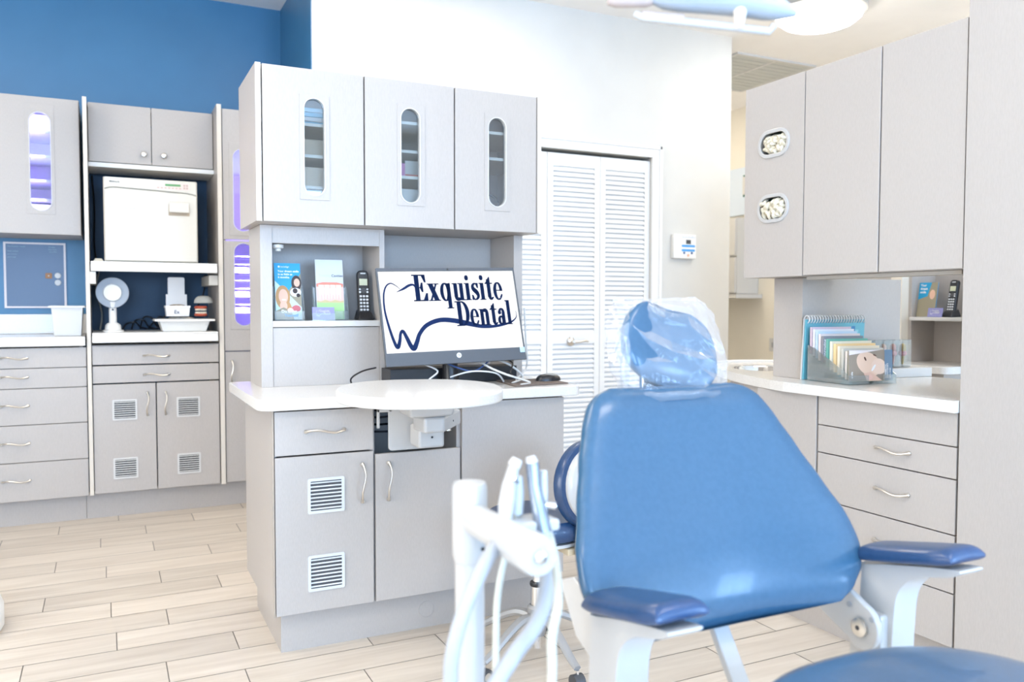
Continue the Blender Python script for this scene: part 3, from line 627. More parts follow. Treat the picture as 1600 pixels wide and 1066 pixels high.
L_.append(('green_lettering', text_mb('dental care', .013, .0002).xf(T(-.03, -.0007, .028) @ UPR), mat('printed_dark_green', (.2, .42, .15), .5)))
leaflet(.842, 3.425, SH+.004, .115, .252, .17, -.02, 'grey and green brochure about treating cavities with printed teeth', L_, mat('printed_pale_grey', (.62, .66, .68), .5), .008)
def holder(x, y, w_, label, side=1):
    r = thing('brochure_holder', (x, y, SH), label, 'brochure holder')
    a = obj('back_plate', place(MB().box(-w_/2, .012, 0, w_/2, .0145, .14), x, y, SH+.0005, .17), ACRYL, r)
    b = obj('front_lip', place(MB().box(-w_/2, -.016, 0, w_/2, -.0135, .035), x, y, SH+.0008, .17), ACRYL, r)
    obj('base_plate', MB().box(x-w_/2, y-.016, SH, x+w_/2, y+.03, SH+.0025), ACRYL, r)
    for sg in (-1, 1):
        q = MB().prism([(-.016, 0), (.012, 0), (.012, .15), (.0, .13), (-.016, .035)], .002, 'x', sg*w_/2-.001)
        obj('side_wing', place(q, x, y, SH+.0005, .17), ACRYL, r)
holder(.666, 3.402, .118, 'clear acrylic holder around the blue brochure'); holder(.842, 3.425, .140, 'clear acrylic holder around the cavities brochure')
cd = thing('card_stack', (.80, 3.385, SH), 'lilac clinic business cards in a clear stand between the brochures', 'business cards')
c1 = obj('cards', place(MB().box(-.045, 0, 0, .045, .006, .052), .80, 3.377, SH+.003, .2), PURP, cd)
l2 = logo_mb(.062, .03, -.0006); obj('card_logo', place(l2.xf(T(0, 0, .028)), .80, 3.377, SH+.003, .2), PWHITE, c1)
obj('card_stand', place(MB().box(-.047, -.003, -.001, .047, -.0012, .028), .80, 3.377, SH+.002, .2).box(.753, 3.374, SH, .847, 3.40, SH+.0018), ACRYL, cd)
def phone(x, y, z, rz=0, s=1.0, label=''):
    r = thing('cordless_phone', (x, y, z), label, 'phone'); Mx = T(x, y, z) @ RZ(rz)
    b = MB(); b.add([(-.036, -.045, 0), (.036, -.045, 0), (.036, .045, 0), (-.036, .045, 0), (-.026, -.02, .035), (.026, -.02, .035), (.026, .035, .045), (-.026, .035, .045)], [(0,3,2,1),(4,5,6,7),(0,1,5,4),(1,2,6,5),(2,3,7,6),(3,0,4,7)])
    obj('cradle', b.xf(Mx), BLACK, r, bevel=.006, autos=40)
    H = Mx @ T(0, -.012, .014) @ RX(-.18)
    h = obj('handset', MB().prism([(q[0], q[1]) for q in rrect(0, .10, .0245, .10, .016, 6)], .026, 'y', 0).xf(H), BLACK, r, bevel=.005, autos=40)
    obj('display', MB().box(-.017, -.0012, .135, .017, 0, .163).xf(H), mat('lcd_green_grey', (.55, .58, .42), .3), h)
    obj('speaker_slot', MB().box(-.011, -.0012, .184, .011, 0, .189).xf(H), LGREY, h)
    ks = MB()
    for i in range(5):
        for j in range(3): ks.prism(rrect(-.0135+.0135*j, .088-.0145*i, .0048, .0042, .002, 3), .0015, 'y', -.0015)
    for sg in (-1, 1):
        ks.prism(rrect(sg*.016, .118, .004, .003, .0015, 3), .0015, 'y', -.0015).prism(rrect(sg*.016, .106, .004, .004, .0015, 3), .0015, 'y', -.0015)
    obj('keypad', ks.xf(H), mat('pale_keys', (.7, .72, .75), .4), h)
    obj('navigation_pad', MB().lathe([(.011, 0), (.011, -.0015), (.008, -.002)], (0, 0, .112), 'y', 20).xf(H), DARK, h)
phone(.985, 3.435, SH, -.05, label='black cordless phone in its cradle at the right end of hutch shelf')

# ------------------------------------------------------------------ swing-out oval tabletop
sw = thing('swing_table', (1.0, 2.75, .70), 'white oval swing-out tabletop on a bracket in front of the console', 'swing table')
ov = []
OX, OY, OA, OB, OROT = .897, 2.50, .262, .305, -.30
for k in range(64):
    t = 2*PI*k/64; c, s_ = math.cos(t), math.sin(t); e = .86
    a = OA*math.copysign(abs(c)**e, c); b = OB*math.copysign(abs(s_)**e, s_)
    ov.append((OX+a*math.cos(OROT)-b*math.sin(OROT), OY+a*math.sin(OROT)+b*math.cos(OROT)))
obj('tabletop', MB().prism(ov, .034, 'z', .954), QUARTZ, sw, bevel=.006, seg=3, autos=40)
mb = MB()
mb.add([(.90, 2.60, .876), (1.05, 2.60, .876), (1.06, 2.74, .876), (.91, 2.74, .876), (.88, 2.58, .9535), (1.07, 2.58, .9535), (1.07, 2.76, .9535), (.88, 2.76, .9535)], [(0,3,2,1),(4,5,6,7),(0,1,5,4),(1,2,6,5),(2,3,7,6),(3,0,4,7)])
obj('top_bracket', mb, WHITEM, sw, bevel=.008, seg=3, autos=40)
obj('swing_arm', MB().prism([(.955, 2.62), (1.03, 2.62), (1.155, 2.78), (1.155, 2.86), (1.06, 2.87), (.95, 2.72)], .055, 'z', .818), WHITEM, sw, bevel=.01, seg=3, autos=40)
obj('pivot_block', MB().box(1.00, 2.80, .735, 1.10, 2.90, .816), WHITEM, sw, bevel=.010, seg=3, autos=40)
pl = MB().prism(rrect(1.02, .792, .093, .078, .014, 5), .010, 'y', 2.922)
pl.box(.884, 2.922, .858, .94, 2.932, .870).box(.884, 2.922, .80, .894, 2.932, .870)
obj('mounting_plate', pl, WHITEM, sw, bevel=.002)
for (x, y, z) in ((.94, 2.5965, .925), (1.09, 2.70, .845), (1.05, 2.798, .775)): obj('bolt', MB().lathe([(.004, 0), (.004, -.002)], (x, y, z), 'y', 10), BLACK, sw)
obj('locking_knob', MB().lathe([(.011, .800), (.011, .817)], (1.10, 2.77, 0), 'z', 14), CHROME, sw)

# ------------------------------------------------------------------ back-left run
YB = 5.33
lc = thing('drawer_cabinet', (-.6, 5.6, 0), 'grey five-drawer base cabinet at the left edge below the blue wall', 'cabinet')
mb = MB(); mb.box(-.97, YB+.021, .152, -.952, 5.92, 1.012).box(-.136, YB+.021, .152, -.118, 5.92, 1.012).box(-.952, 5.902, .152, -.136, 5.92, 1.012).box(-.952, YB+.03, .152, -.136, 5.902, .17).box(-.952, YB+.04, .17, -.136, YB+.05, 1.0)
obj('carcass', mb, LAM, lc)
zz = [1.010, .895, .782, .578, .368, .150]; hz = [.954, .848, .688, .477, .268]
for i in range(5):
    d = slab(lc, 'drawer', -.968, zz[i+1], -.100, zz[i], YB); handle(d, -.462, YB, hz[i], .135)
obj('toe_kick', MB().box(-.97, 5.406, 0, -.118, 5.424, .150), LAM, lc)
wt = thing('worktop', (-.5, 5.6, 1.016), 'white worktop with low backsplash below the blue wall at left edge', 'worktop')
obj('top', MB().box(-.97, 5.30, 1.017, -.105, 5.92, 1.070), QUARTZ, wt, bevel=.004)
obj('backsplash', MB().box(-.97, 5.90, 1.0705, -.105, 5.925, 1.192), QUARTZ, wt, bevel=.003)
ul = thing('wall_cabinet', (-.5, 5.7, 1.655), 'light grey wall cabinet with glowing violet oval window at left edge', 'cabinet')
YQ = 5.50
mb = MB(); mb.box(-.97, YQ+.021, 1.657, -.952, 5.925, 2.44).box(-.136, YQ+.021, 1.657, -.118, 5.925, 2.44).box(-.952, 5.907, 1.657, -.136, 5.925, 2.44).box(-.952, YQ+.021, 1.657, -.136, 5.907, 1.675).box(-.952, YQ+.021, 2.422, -.136, 5.907, 2.44)
obj('carcass', mb, LAM, ul)
for z in (1.85, 1.96, 2.10, 2.24): obj('shelf', MB().box(-.952, YQ+.04, z, -.136, 5.907, z+.014), INNER, ul)
oval_door(ul, -.545, 1.655, -.118, 2.44, YQ, (-.375, 1.789, -.263, 2.354), (-.392, 1.770, -.247, 2.396))
slab(ul, 'door', -.970, 1.655, -.549, 2.44, YQ)
UVT = mat('lit_violet_tube', (.4, .3, 1), .4, emit=6, ecol=(.30, .22, 1))
def uvlamp(x, y, z, L, par, ax='z'):
    pts = [(x, y, z), (x, y, z+L)] if ax == 'z' else [(x, y, z), (x+L, y, z)]
    obj('violet_lamp', MB().tube(pts, .008, 8), UVT, par)
    l = bpy.data.lights.new('violet_lamp_light', 'AREA'); l.shape = 'RECTANGLE'; l.size = .1; l.size_y = .5; l.energy = UV_P; l.color = (.33, .28, 1)
    return l
UV_P = 9
def uvlight(x, y, z, sx, sz):
    l = bpy.data.lights.new('violet_lamp_light', 'AREA'); l.shape = 'RECTANGLE'; l.size = sx; l.size_y = sz; l.energy = UV_P; l.color = (.24, .18, 1)
    o = bpy.data.objects.new('violet_lamp_light', l); C.objects.link(o); o.location = (x, y, z); o.rotation_euler = (PI/2, 0, 0)
uvlamp(-.15, YQ+.05, 1.70, .7, ul); uvlight(-.45, YQ+.032, 2.06, .3, .7)
WAF = mat('frosted_white_bin', (.80, .80, .80), .5)
for i, (z, h) in enumerate(((1.677, .16), (2.256, .1))): boxobj('supply_bin', (-.42, 5.60, z, -.20, 5.85, z+h), WAF, ['white bin at the bottom behind the left violet window', 'white bin at the top behind the left violet window'][i], 'bin')
# sterilisation unit: panels, drawers, doors, pull-out shelves
su = thing('sterilization_cabinet', (.27, 5.6, 0), 'tall grey open-front cabinet unit housing the steriliser, with pull-out shelves', 'cabinet')
mb = MB(); mb.box(-.097, YB-.01, .152, -.076, 5.925, 2.425).box(.622, YB-.01, .152, .648, 5.925, 2.46).box(-.076, YQ+.021, 2.092, .622, 5.925, 2.112).box(-.076, YQ+.021, 2.41, .622, 5.925, 2.43)
mb.box(-.076, YB+.021, .152, .622, 5.9, .170).box(-.076, YB+.021, 1.0, .622, 5.925, 1.016)
obj('carcass', mb, LAM, su, bevel=.001)
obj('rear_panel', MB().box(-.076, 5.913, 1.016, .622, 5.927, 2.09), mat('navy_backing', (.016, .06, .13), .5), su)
obj('edge_band', MB().box(-.097, YB-.0125, .152, -.076, YB-.0105, 2.425), mat('cream_edge_band', (.66, .60, .52), .5), su)
obj('edge_band', MB().box(.622, YB-.0125, .152, .648, YB-.0105, 2.46), mat('cream_edge_band_b', (.66, .60, .52), .5), su)
obj('top_rail', MB().box(-.076, YQ-.01, 2.062, .622, YQ+.30, 2.088), WHITEB, su, bevel=.002)
for (a, b, kx) in ((-.074, .268, .225), (.268, .620, .336)):
    d = slab(su, 'door', a, 2.092, b, 2.438 if a < 0 else 2.438, YQ)
    obj('knob', MB().lathe([(.007, 0), (.007, -.012), (.015, -.016), (.017, -.022), (.013, -.028), (.004, -.030)], (kx, YQ, 2.153), 'y', 20), NICKEL, d, smooth=True)
for (a, b, hz_) in ((.902, 1.014, .951), (.795, .898, .840)):
    d = slab(su, 'drawer', -.074, a, .619, b, YB); handle(d, .267, YB, hz_, .14)
for (a, b, hx, g1) in ((-.074, .262, .215, .027), (.264, .619, .314, .374)):
    d = slab(su, 'door', a, .154, b, .791, YB); handle(d, hx, YB, .667, .135, True)
    grille(d, g1, .578, g1+.132, .698, YB); grille(d, g1, .234, g1+.132, .357, YB)
obj('toe_kick', MB().box(-.116, 5.406, 0, 1.12, 5.424, .151), LAM, su)
def pullout(z, label):
    s_ = obj('pullout_shelf', MB().box(-.07, 5.29, z, .612, 5.88, z+.012).box(-.07, 5.29, z-.045, .612, 5.305, z), WHITEB, su, bevel=.004)
    return s_
pullout(1.487, ''); pullout(1.077, '')
obj('slide_block', MB().box(-.0755, 5.31, 1.37, -.045, 5.8, 1.44), CREAM, su, bevel=.002)
obj('slide_block', MB().box(.570, 5.36, 1.37, .6215, 5.8, 1.43), CREAM, su, bevel=.002)
# autoclave
ac = thing('steriliser', (.256, 5.55, 1.50), 'cream box steriliser with green display on the upper pull-out shelf', 'steriliser')
mb = MB().prism([(5.345, 1.502), (5.345, 1.975), (5.355, 1.990), (5.86, 1.990), (5.86, 1.502)], .508, 'x', .001)
obj('housing', mb, CREAM, ac, bevel=.008, seg=3, autos=40)
mb = MB(); pts = [(.006, 1.506), (.504, 1.506), (.504, 1.895), (.49, 1.903), (.45, 1.910), (.06, 1.925), (.03, 1.922), (.006, 1.912)]
dr = obj('front_door', MB().prism(pts, .022, 'y', 5.322), mat('warm_white_enamel', (.68, .65, .58), .25), ac, bevel=.006, seg=3, autos=40)
obj('control_bezel', MB().prism([(.006, 1.918), (.03, 1.928), (.06, 1.931), (.45, 1.916), (.49, 1.909), (.504, 1.902), (.500, 1.984), (.008, 1.986)], .016, 'y', 5.328), mat('warm_white_enamel_b', (.68, .65, .58), .25), ac, bevel=.003)
cp = obj('control_panel', MB().box(.28, 5.3265, 1.93, .462, 5.328, 1.972), mat('pale_pink_membrane', (.74, .62, .58), .5), ac)
obj('display', MB().box(.33, 5.3255, 1.951, .415, 5.3265, 1.964), mat('green_display', (.12, .33, .12), .3), cp)
ks = MB()
for i in range(7): ks.box(.286+i*.020, 5.3255, 1.936, .298+i*.020, 5.3265, 1.943)
for i in range(2):
    for j in range(2): ks.box(.430+i*.015, 5.3255, 1.937+j*.016, .441+i*.015, 5.3265, 1.949+j*.016)
obj('buttons', ks, mat('button_print', (.55, .42, .38), .5), cp)
obj('maker_badge', text_mb('Midmark', .015, .0002, bold=.0004).xf(T(.033, 5.3275, 1.955) @ UPR), mat('badge_dark', (.1, .1, .09), .5), ac)
obj('model_lettering', text_mb('M11 UltraClave', .021, .0002).xf(T(.033, 5.3215, 1.805) @ UPR), mat('faint_print', (.45, .42, .38), .5), dr)
hb = obj('handle_recess', MB().box(.346, 5.3205, 1.778, .462, 5.322, 1.845), mat('recess_tan', (.45, .36, .26), .5), dr)
obj('door_handle', MB().prism([(5.318, 1.80), (5.300, 1.795), (5.298, 1.802), (5.312, 1.855), (5.320, 1.86)], .110, 'x', .349), mat('handle_white', (.68, .65, .59), .3), dr, bevel=.002)
ph_ = MB().box(-.055, 5.36, 1.4995, -.005, 5.43, 1.5095).box(-.05, 5.37, 1.5100, -.01, 5.42, 1.518)
tag(obj('gauze_pad', ph_, mat('cream_gauze', (.75, .68, .55), .8), bevel=.003), 'small cream gauze pad left of the steriliser on its shelf', 'pad')
for P, l_ in (([(-.06, 5.87, 2.06), (-.050, 5.86, 1.85), (-.055, 5.86, 1.65), (-.045, 5.84, 1.52)], 'black power cord left of the steriliser against the panel'),
              ([(-.03, 5.88, 1.46), (-.05, 5.86, 1.35), (-.02, 5.80, 1.20), (-.03, 5.75, 1.097)], 'grey cord hanging left of the round ring lamp'),
              ([(.60, 5.89, 1.45), (.59, 5.88, 1.33), (.54, 5.87, 1.22)], 'black cord hanging behind the tray of supplies')):
    tag(obj('cord', MB().tube(cr_spline(P, 6), .005, 6), mat('cord_grey', (.32, .32, .30), .5) if 'grey cord' in l_ else BLACK, smooth=True), l_, 'cord')
for i in range(5):
    x = .10+.05*i; P = [(x, 5.84, 1.096), (x+.02, 5.80, 1.13+.02*(i % 3)), (x+.07, 5.79, 1.14+.012*i), (x+.10, 5.83, 1.11), (x+.14, 5.80, 1.097)]
    tag(obj('cord', MB().tube(cr_spline(P, 6), .005, 6), BLACK, smooth=True), 'black cord of the tangle between ring lamp and supply tray', 'cord', 'cord tangle on the lower pull-out shelf')
# ring lamp / round device
rl = thing('round_device', (.04, 5.45, 1.09), 'white desk device with round grey ring head on the lower pull-out shelf', 'desk lamp')
obj('ring', MB().lathe([(.088, 0), (.090, .003), (.088, .008), (.050, .010), (.050, 0)], (.040, 5.43, 1.322), 'y', 48, False), mat('ring_grey', (.33, .35, .38), .35), rl, smooth=True)
obj('face', MB().lathe([(.046, -.008), (.050, -.004), (.052, .02), (.03, .035)], (.040, 5.43, 1.322), 'y', 40), WHITEB, rl, smooth=True)
obj('neck', MB().tube([(.040, 5.45, 1.27), (.040, 5.46, 1.22), (.040, 5.46, 1.14)], [.018, .022, .022], 14), WHITEB, rl, smooth=True)
obj('base', MB().lathe([(.060, 1.0895), (.058, 1.097), (.045, 1.105), (.042, 1.130), (.030, 1.142), (.02, 1.145)], (.040, 5.46, 0), 'z', 28), WHITEB, rl, smooth=True)
obj('sensor', MB().lathe([(.006, 0), (.006, -.004)], (.040, 5.437, 1.222), 'y', 10), BLACK, rl)
# supply tray with its contents
def tub(x0, y0, z0, x1, y1, z1, ins, rim, t=.004):
    mb = MB(); def_ = [(x0+ins, y0+ins), (x1-ins, y0+ins), (x1-ins, y1-ins), (x0+ins, y1-ins)]; top = [(x0, y0), (x1, y0), (x1, y1), (x0, y1)]
    rim_ = [(x0-rim, y0-rim), (x1+rim, y0-rim), (x1+rim, y1+rim), (x0-rim, y1+rim)]
    vs = [(p[0], p[1], z0) for p in def_]+[(p[0], p[1], z1) for p in top]+[(p[0], p[1], z1) for p in rim_]+[(p[0], p[1], z1-.012) for p in rim_]
    vs += [(p[0]+(t if i in (0, 3) else -t), p[1]+(t if i < 2 else -t), z0+t) for i, p in enumerate(def_)]+[(p[0]+(t if i in (0, 3) else -t), p[1]+(t if i < 2 else -t), z1+.0005) for i, p in enumerate(top)]
    fs = [(3, 2, 1, 0)]
    for i in range(4):
        j = (i+1) % 4; fs += [(i, j, 4+j, 4+i), (8+i, 8+j, 12+j, 12+i), (16+i, 16+j, 20+j, 20+i), (20+i, 20+j, 8+j, 8+i)]
    fs += [(16, 17, 18, 19)]
    return mb.add(vs, fs)
tag(obj('supply_tray', tub(.285, 5.36, 1.0895, .578, 5.62, 1.165, .025, .022), WHITEB, bevel=.004, autos=40), 'shallow white tub with flared rim full of supplies on the lower shelf', 'tub')
tag(obj('gauze_pile', MB().box(.305, 5.39, 1.15, .555, 5.60, 1.175).merge(dome(.33, 5.42, 1.17, .06, .03, .014)), noisy('crumpled_gauze', (.6, .57, .5), (.75, .72, .66), (60, 60, 60), .8, 1, 1.0), kind=None) if False else obj('gauze_pile', dome(.42, 5.49, 1.100, .115, .095, .080), noisy('crumpled_gauze', (.55, .52, .46), (.75, .72, .66), (60, 60, 60), .8, 1, .8), smooth=True), 'heap of gauze packets filling the white tub', 'gauze', kind='stuff')
eb = thing('instrument_box', (.39, 5.46, 1.185), 'open white box marked EX standing in the supply tub', 'box')
obj('box_body', tub(.325, 5.38, 1.182, .462, 5.50, 1.245, .006, .002, .003), WAF, eb)
obj('rear_card', MB().box(.335, 5.505, 1.19, .455, 5.509, 1.315).prism(rrect(.395, 1.345, .048, .075, .010, 4), .004, 'y', 5.512), WAF, eb)
obj('lettering', text_mb('Ex', .030, .0004, bold=.0003).xf(T(.372, 5.3825, 1.198) @ UPR), NAVY, eb)
tag(obj('tip_packets', dome(.393, 5.44, 1.225, .055, .045, .030), noisy('brown_tips', (.25, .17, .11), (.6, .55, .48), (120, 120, 120), .6, 1, .5), smooth=True), 'brown tips and packets heaped inside the EX box', 'supplies', kind='stuff')
tm = thing('tooth_model', (.53, 5.43, 1.182), 'small dental teeth model with red gums at right end of supply tub', 'tooth model')
GUM = mat('red_gum', (.55, .10, .05), .35)
for z, sg in ((1.190, 1), (1.235, -1)):
    obj('gum_arch', MB().tube([(.53+.030*math.cos(a), 5.45-.032*math.sin(a), z) for a in [PI*k/10 for k in range(11)]], .009, 8), GUM, tm, smooth=True)
    tt = MB()
    for k in range(9):
        a = PI*(k+.5)/9; x, y = .53+.030*math.cos(a), 5.45-.033*math.sin(a); tt.box(x-.004, y-.003, z+.006*sg, x+.004, y+.004, z+.019*sg)
    obj('teeth', tt, mat('ivory_teeth', (.80, .73, .58), .3), tm, bevel=.0015)
bg = dome(.545, 5.44, 1.262, .055, .045, .045); tag(obj('plastic_bag', bg, glassy('crumpled_bag', (.9, .9, .88), .15, .2, (.75, .75, .7), .45, 1, 60), smooth=True), 'crumpled clear plastic bag on top of the teeth model', 'bag')
tag(obj('storage_tub', tub(-.278, 5.40, 1.0712, -.115, 5.62, 1.245, .012, .012), glassy('frosted_plastic', (.9, .9, .9), .08, .3, (.78, .78, .77), .80), bevel=.003), 'frosted white plastic tub on the left worktop beside the tall panel', 'tub')
# blue memo board with magnets
wb = thing('memo_board', (-.383, 5.925, 1.24), 'blue-grey memo board with pink-white frame on the blue wall', 'board')
obj('board_surface', MB().box(-.545, 5.918, 1.235, -.222, 5.9295, 1.628), mat('slate_blue_board', (.075, .125, .22), .35), wb)
obj('board_frame', MB().box(-.551, 5.914, 1.230, -.539, 5.9295, 1.634).box(-.228, 5.914, 1.230, -.216, 5.9295, 1.634).box(-.539, 5.914, 1.230, -.228, 5.9295, 1.241).box(-.539, 5.914, 1.623, -.228, 5.9295, 1.634), mat('pinkish_white_frame', (.72, .66, .66), .4), wb)
tt = MB()
for i, (s_, x, z, h) in enumerate((('Sterilization room', -.53, 1.604, .013), ('Daily cleaner', -.53, 1.575, .011), ('pm routine', -.53, 1.557, .011), ('pens, tape', -.53, 1.539, .011), ('Monthly', -.31, 1.604, .011), ('Autoclave', -.312, 1.590, .011), ('tip refills', -.305, 1.576, .011))):
    tt.merge(text_mb(s_, h, .0002).xf(T(x, 5.9175, z) @ UPR))
obj('handwriting', tt, mat('chalk_teal', (.30, .45, .52), .7), wb)
m_ = tag(obj('magnet', MB().prism(rrect(-.312, 1.430, .018, .017, .004, 4), .006, 'y', 5.9115), mat('brown_magnet', (.38, .17, .06), .5), bevel=.001), 'brown square magnet with white dot on the memo board', 'magnet')
obj('white_dot', MB().lathe([(.004, 5.9112), (.004, 5.9105)], (-.312, 0, 1.430), 'y', 12), WHITE, m_)
for z, l_ in ((1.432, 'upper white round magnet on the memo board'), (1.388, 'lower white round magnet on the memo board')):
    tag(obj('magnet', MB().lathe([(.018, 5.9175), (.018, 5.912), (.015, 5.910)], (-.262, 0, z), 'y', 24), WHITE), l_, 'magnet')
# tall cabinet right of the unit
tc_ = thing('tall_cabinet', (.88, 5.6, 0), 'tall cream-grey cabinet with two violet oval windows behind the console', 'cabinet')
mb = MB(); mb.box(.650, YB+.021, .152, .668, 5.925, 2.44).box(1.10, YB+.021, .152, 1.118, 5.925, 2.44).box(.668, 5.907, .152, 1.10, 5.925, 2.44).box(.668, YB+.021, .152, 1.10, 5.907, .17).box(.668, YB+.021, 2.422, 1.10, 5.907, 2.44).box(.668, YB+.03, .955, 1.10, 5.907, .975)
obj('carcass', mb, LAM, tc_)
for z in (1.20, 1.25, 1.30, 1.35, 1.40, 1.45, 1.50, 1.55):
    mb = MB().box(.668, YB+.06, z, 1.10, YB+.066, z+.005).box(.668, 5.75, z, 1.10, 5.756, z+.004)
    for k in range(9): mb.box(.70+k*.045, YB+.066, z+.001, .703+k*.045, 5.75, z+.0035)
    obj('wire_shelf', mb, WHITE, tc_)
obj('shelf', MB().box(.668, YB+.04, 1.66, 1.10, 5.907, 1.675), INNER, tc_)
oval_door(tc_, .652, 1.647, 1.118, 2.44, YB, (.712, 1.70, .829, 2.206), (.690, 1.675, .851, 2.24))
oval_door(tc_, .652, .968, 1.118, 1.645, YB, (.712, 1.12, .829, 1.632), (.690, 1.10, .851, 1.643))
d = slab(tc_, 'door', .652, .156, 1.118, .964, YB); handle(d, .693, YB, .84, .135, True)
uvlamp(1.05, YB+.06, 1.75, .6, tc_); uvlight(.95, YB+.032, 1.98, .2, .5); uvlight(.95, YB+.032, 1.30, .2, .5); uvlight(.78, YB+.032, 1.38, .06, .4)
for i, z in enumerate((1.2045, 1.3045, 1.4545)): tag(obj('instrument_cassette', MB().box(.70, YB+.10, z, .93, 5.70, z+.03), NICKEL), ['steel instrument cassette on the lowest wire shelf behind violet window', 'steel instrument cassette on middle wire shelf behind violet window', 'steel instrument cassette on upper wire shelf behind violet window'][i], 'cassette')

# ------------------------------------------------------------------ control panel on the closet wall
cp_ = thing('wall_controller', (3.855, 5.0, 1.69), 'small white wall controller with blue buttons between closet and corridor', 'controller')
h = obj('housing', MB().box(3.750, 4.965, 1.598, 3.957, 4.9995, 1.775), WHITEB, cp_, bevel=.006, seg=3)
obj('display', MB().box(3.862, 4.9635, 1.706, 3.905, 4.965, 1.736), DARK, cp_)
BTN = mat('blue_buttons', (.06, .33, .72), .4)
for z in (1.69, 1.658): obj('button_row', MB().prism([(3.825, z-.007), (3.94, z-.007), (3.945, z+.004), (3.935, z+.009), (3.83, z+.009), (3.82, z+.004)], .002, 'y', 4.963), BTN, cp_)
obj('menu_print', MB().box(3.825, 4.9635, 1.752, 3.945, 4.965, 1.755).box(3.83, 4.9635, 1.758, 3.832, 4.965, 1.770).box(3.86, 4.9635, 1.758, 3.862, 4.965, 1.770).box(3.89, 4.9635, 1.758, 3.892, 4.965, 1.770).box(3.92, 4.9635, 1.758, 3.922, 4.965, 1.770), mat('faint_blue_print', (.45, .55, .75), .5), cp_)
for x in (3.845, 3.915): obj('arrow_key', MB().lathe([(.009, 4.965), (.009, 4.9635)], (x, 0, 1.640), 'y', 12), mat('dark_blue_key', (.03, .10, .28), .4), cp_)
obj('indicator', MB().lathe([(.010, 4.965), (.010, 4.9625), (.006, 4.962)], (3.882, 0, 1.622), 'y', 16), mat('orange_key', (.75, .45, .30), .4), cp_)

# ------------------------------------------------------------------ right-hand run (faces look towards -x)
XD = 2.41
def slabx(parent, name, y0, z0, y1, z1, x=XD, t=.019, g=.002):
    return obj(name, MB().box(x, y0+g, z0+g, x+t, y1-g, z1-g), LAM, parent, bevel=.0015)
rc = thing('drawer_cabinet', (2.7, 2.2, 0), 'grey base cabinet of wide drawers and curved end under the right worktop', 'cabinet')
mb = MB(); mb.box(XD+.021, 1.724, .155, 3.08, 1.742, .914).box(XD+.021, 2.292, .155, 3.08, 2.31, .914).box(XD+.021, 1.742, .155, 3.08, 2.292, .173).box(3.062, 1.742, .173, 3.08, 2.292, .914).box(XD+.021, 1.742, .80, XD+.03, 2.292, .81)
obj('carcass', mb, LAM, rc)
def shell_z(outer, inner, z0, z1):
    n = len(outer); vs = [(p[0], p[1], z0) for p in inner]+[(p[0], p[1], z0) for p in outer]+[(p[0], p[1], z1) for p in inner]+[(p[0], p[1], z1) for p in outer]; fs = []
    for i in range(n):
        j = (i+1) % n; fs += [(i, j, n+j, n+i), (2*n+i, 3*n+i, 3*n+j, 2*n+j), (i, 2*n+i, 2*n+j, j), (n+i, n+j, 3*n+j, 3*n+i)]
    return MB().add(vs, fs)
so1 = [(XD+.021, 2.312), (XD+.021, 2.60), (2.56, 2.95), (2.80, 3.235), (3.05, 3.235), (3.08, 3.0), (3.08, 2.312)]
so2 = [(2.78+(p[0]-2.78)*.95, 2.77+(p[1]-2.77)*.95) for p in so1]
obj('sink_housing', shell_z(so1, so2, .155, .913), LAM, rc)
zz = [.914, .803, .699, .520, .331, .155]; hh = [None, .757, .615, .432, None]
for i in range(5):
    d = slabx(rc, 'drawer', 1.722, zz[i+1], 2.294, zz[i])
    if hh[i]: handle(d, XD, 1.960, hh[i], .135, face='-x')
dd = MB(); P = [(XD, 2.302), (XD, 2.60)] ; 
slabx(rc, 'door', 2.300, .157, 2.62, .914)
obj('toe_kick', MB().box(2.466, 1.724, 0, 2.484, 2.62, .152), LAM, rc)
# worktop with oval sink
cf = cr_spline([(2.385, 2.45), (2.42, 2.62), (2.52, 2.90), (2.70, 3.25), (2.90, 3.42), (3.12, 3.38), (3.30, 3.20), (3.36, 2.95)], 5)
pts = [(2.385, 1.718)]+[(p.x, p.y) for p in cf]+[(3.36, 2.60), (3.13, 2.45), (3.13, 1.718)]
rw = thing('worktop', (2.75, 2.4, .915), 'white quartz worktop with curved sink end on the right-hand drawers', 'worktop')
SX, SY = 2.86, 3.0
sk = [(SX+.19*math.cos(a)-0*math.sin(a), SY+.20*math.sin(a)) for a in [2*PI*k/48 for k in range(48)]]
# top as outline with a hole: fan between outline samples and the sink ring
def resample(pts, cx, cy, n):
    out = []
    m_ = len(pts)
    for k in range(n):
        a = 2*PI*k/n; dx, dy = math.cos(a), math.sin(a); best = None
        for i in range(m_):
            (x1, y1), (x2, y2) = pts[i], pts[(i+1) % m_]; ex, ey = x2-x1, y2-y1; den = dx*ey-dy*ex
            if abs(den) < 1e-9: continue
            t = ((x1-cx)*ey-(y1-cy)*ex)/den; u_ = ((x1-cx)*dy-(y1-cy)*dx)/den
            if t > 0 and -1e-6 <= u_ <= 1+1e-6 and (best is None or t > best): best = t
        out.append((cx+dx*best, cy+dy*best))
    return out
split = 2.62
endp = [(p[0], p[1]) for p in pts if p[1] > split]+[]
endpoly = [(2.422, split)]+[(p.x, p.y) for p in cf if p.y > split]+[(3.30, 2.70), (3.27, split)]
oc = resample(endpoly, SX, SY, 48)
for c_ in (endpoly[0], endpoly[-1]):
    j = min(range(48), key=lambda i: (oc[i][0]-c_[0])**2+(oc[i][1]-c_[1])**2); oc[j] = c_
n = 48; mb = MB(); vs = [(p[0], p[1], .952) for p in sk]+[(p[0], p[1], .952) for p in oc]+[(p[0], p[1], .914) for p in sk]+[(p[0], p[1], .914) for p in oc]; fs = []
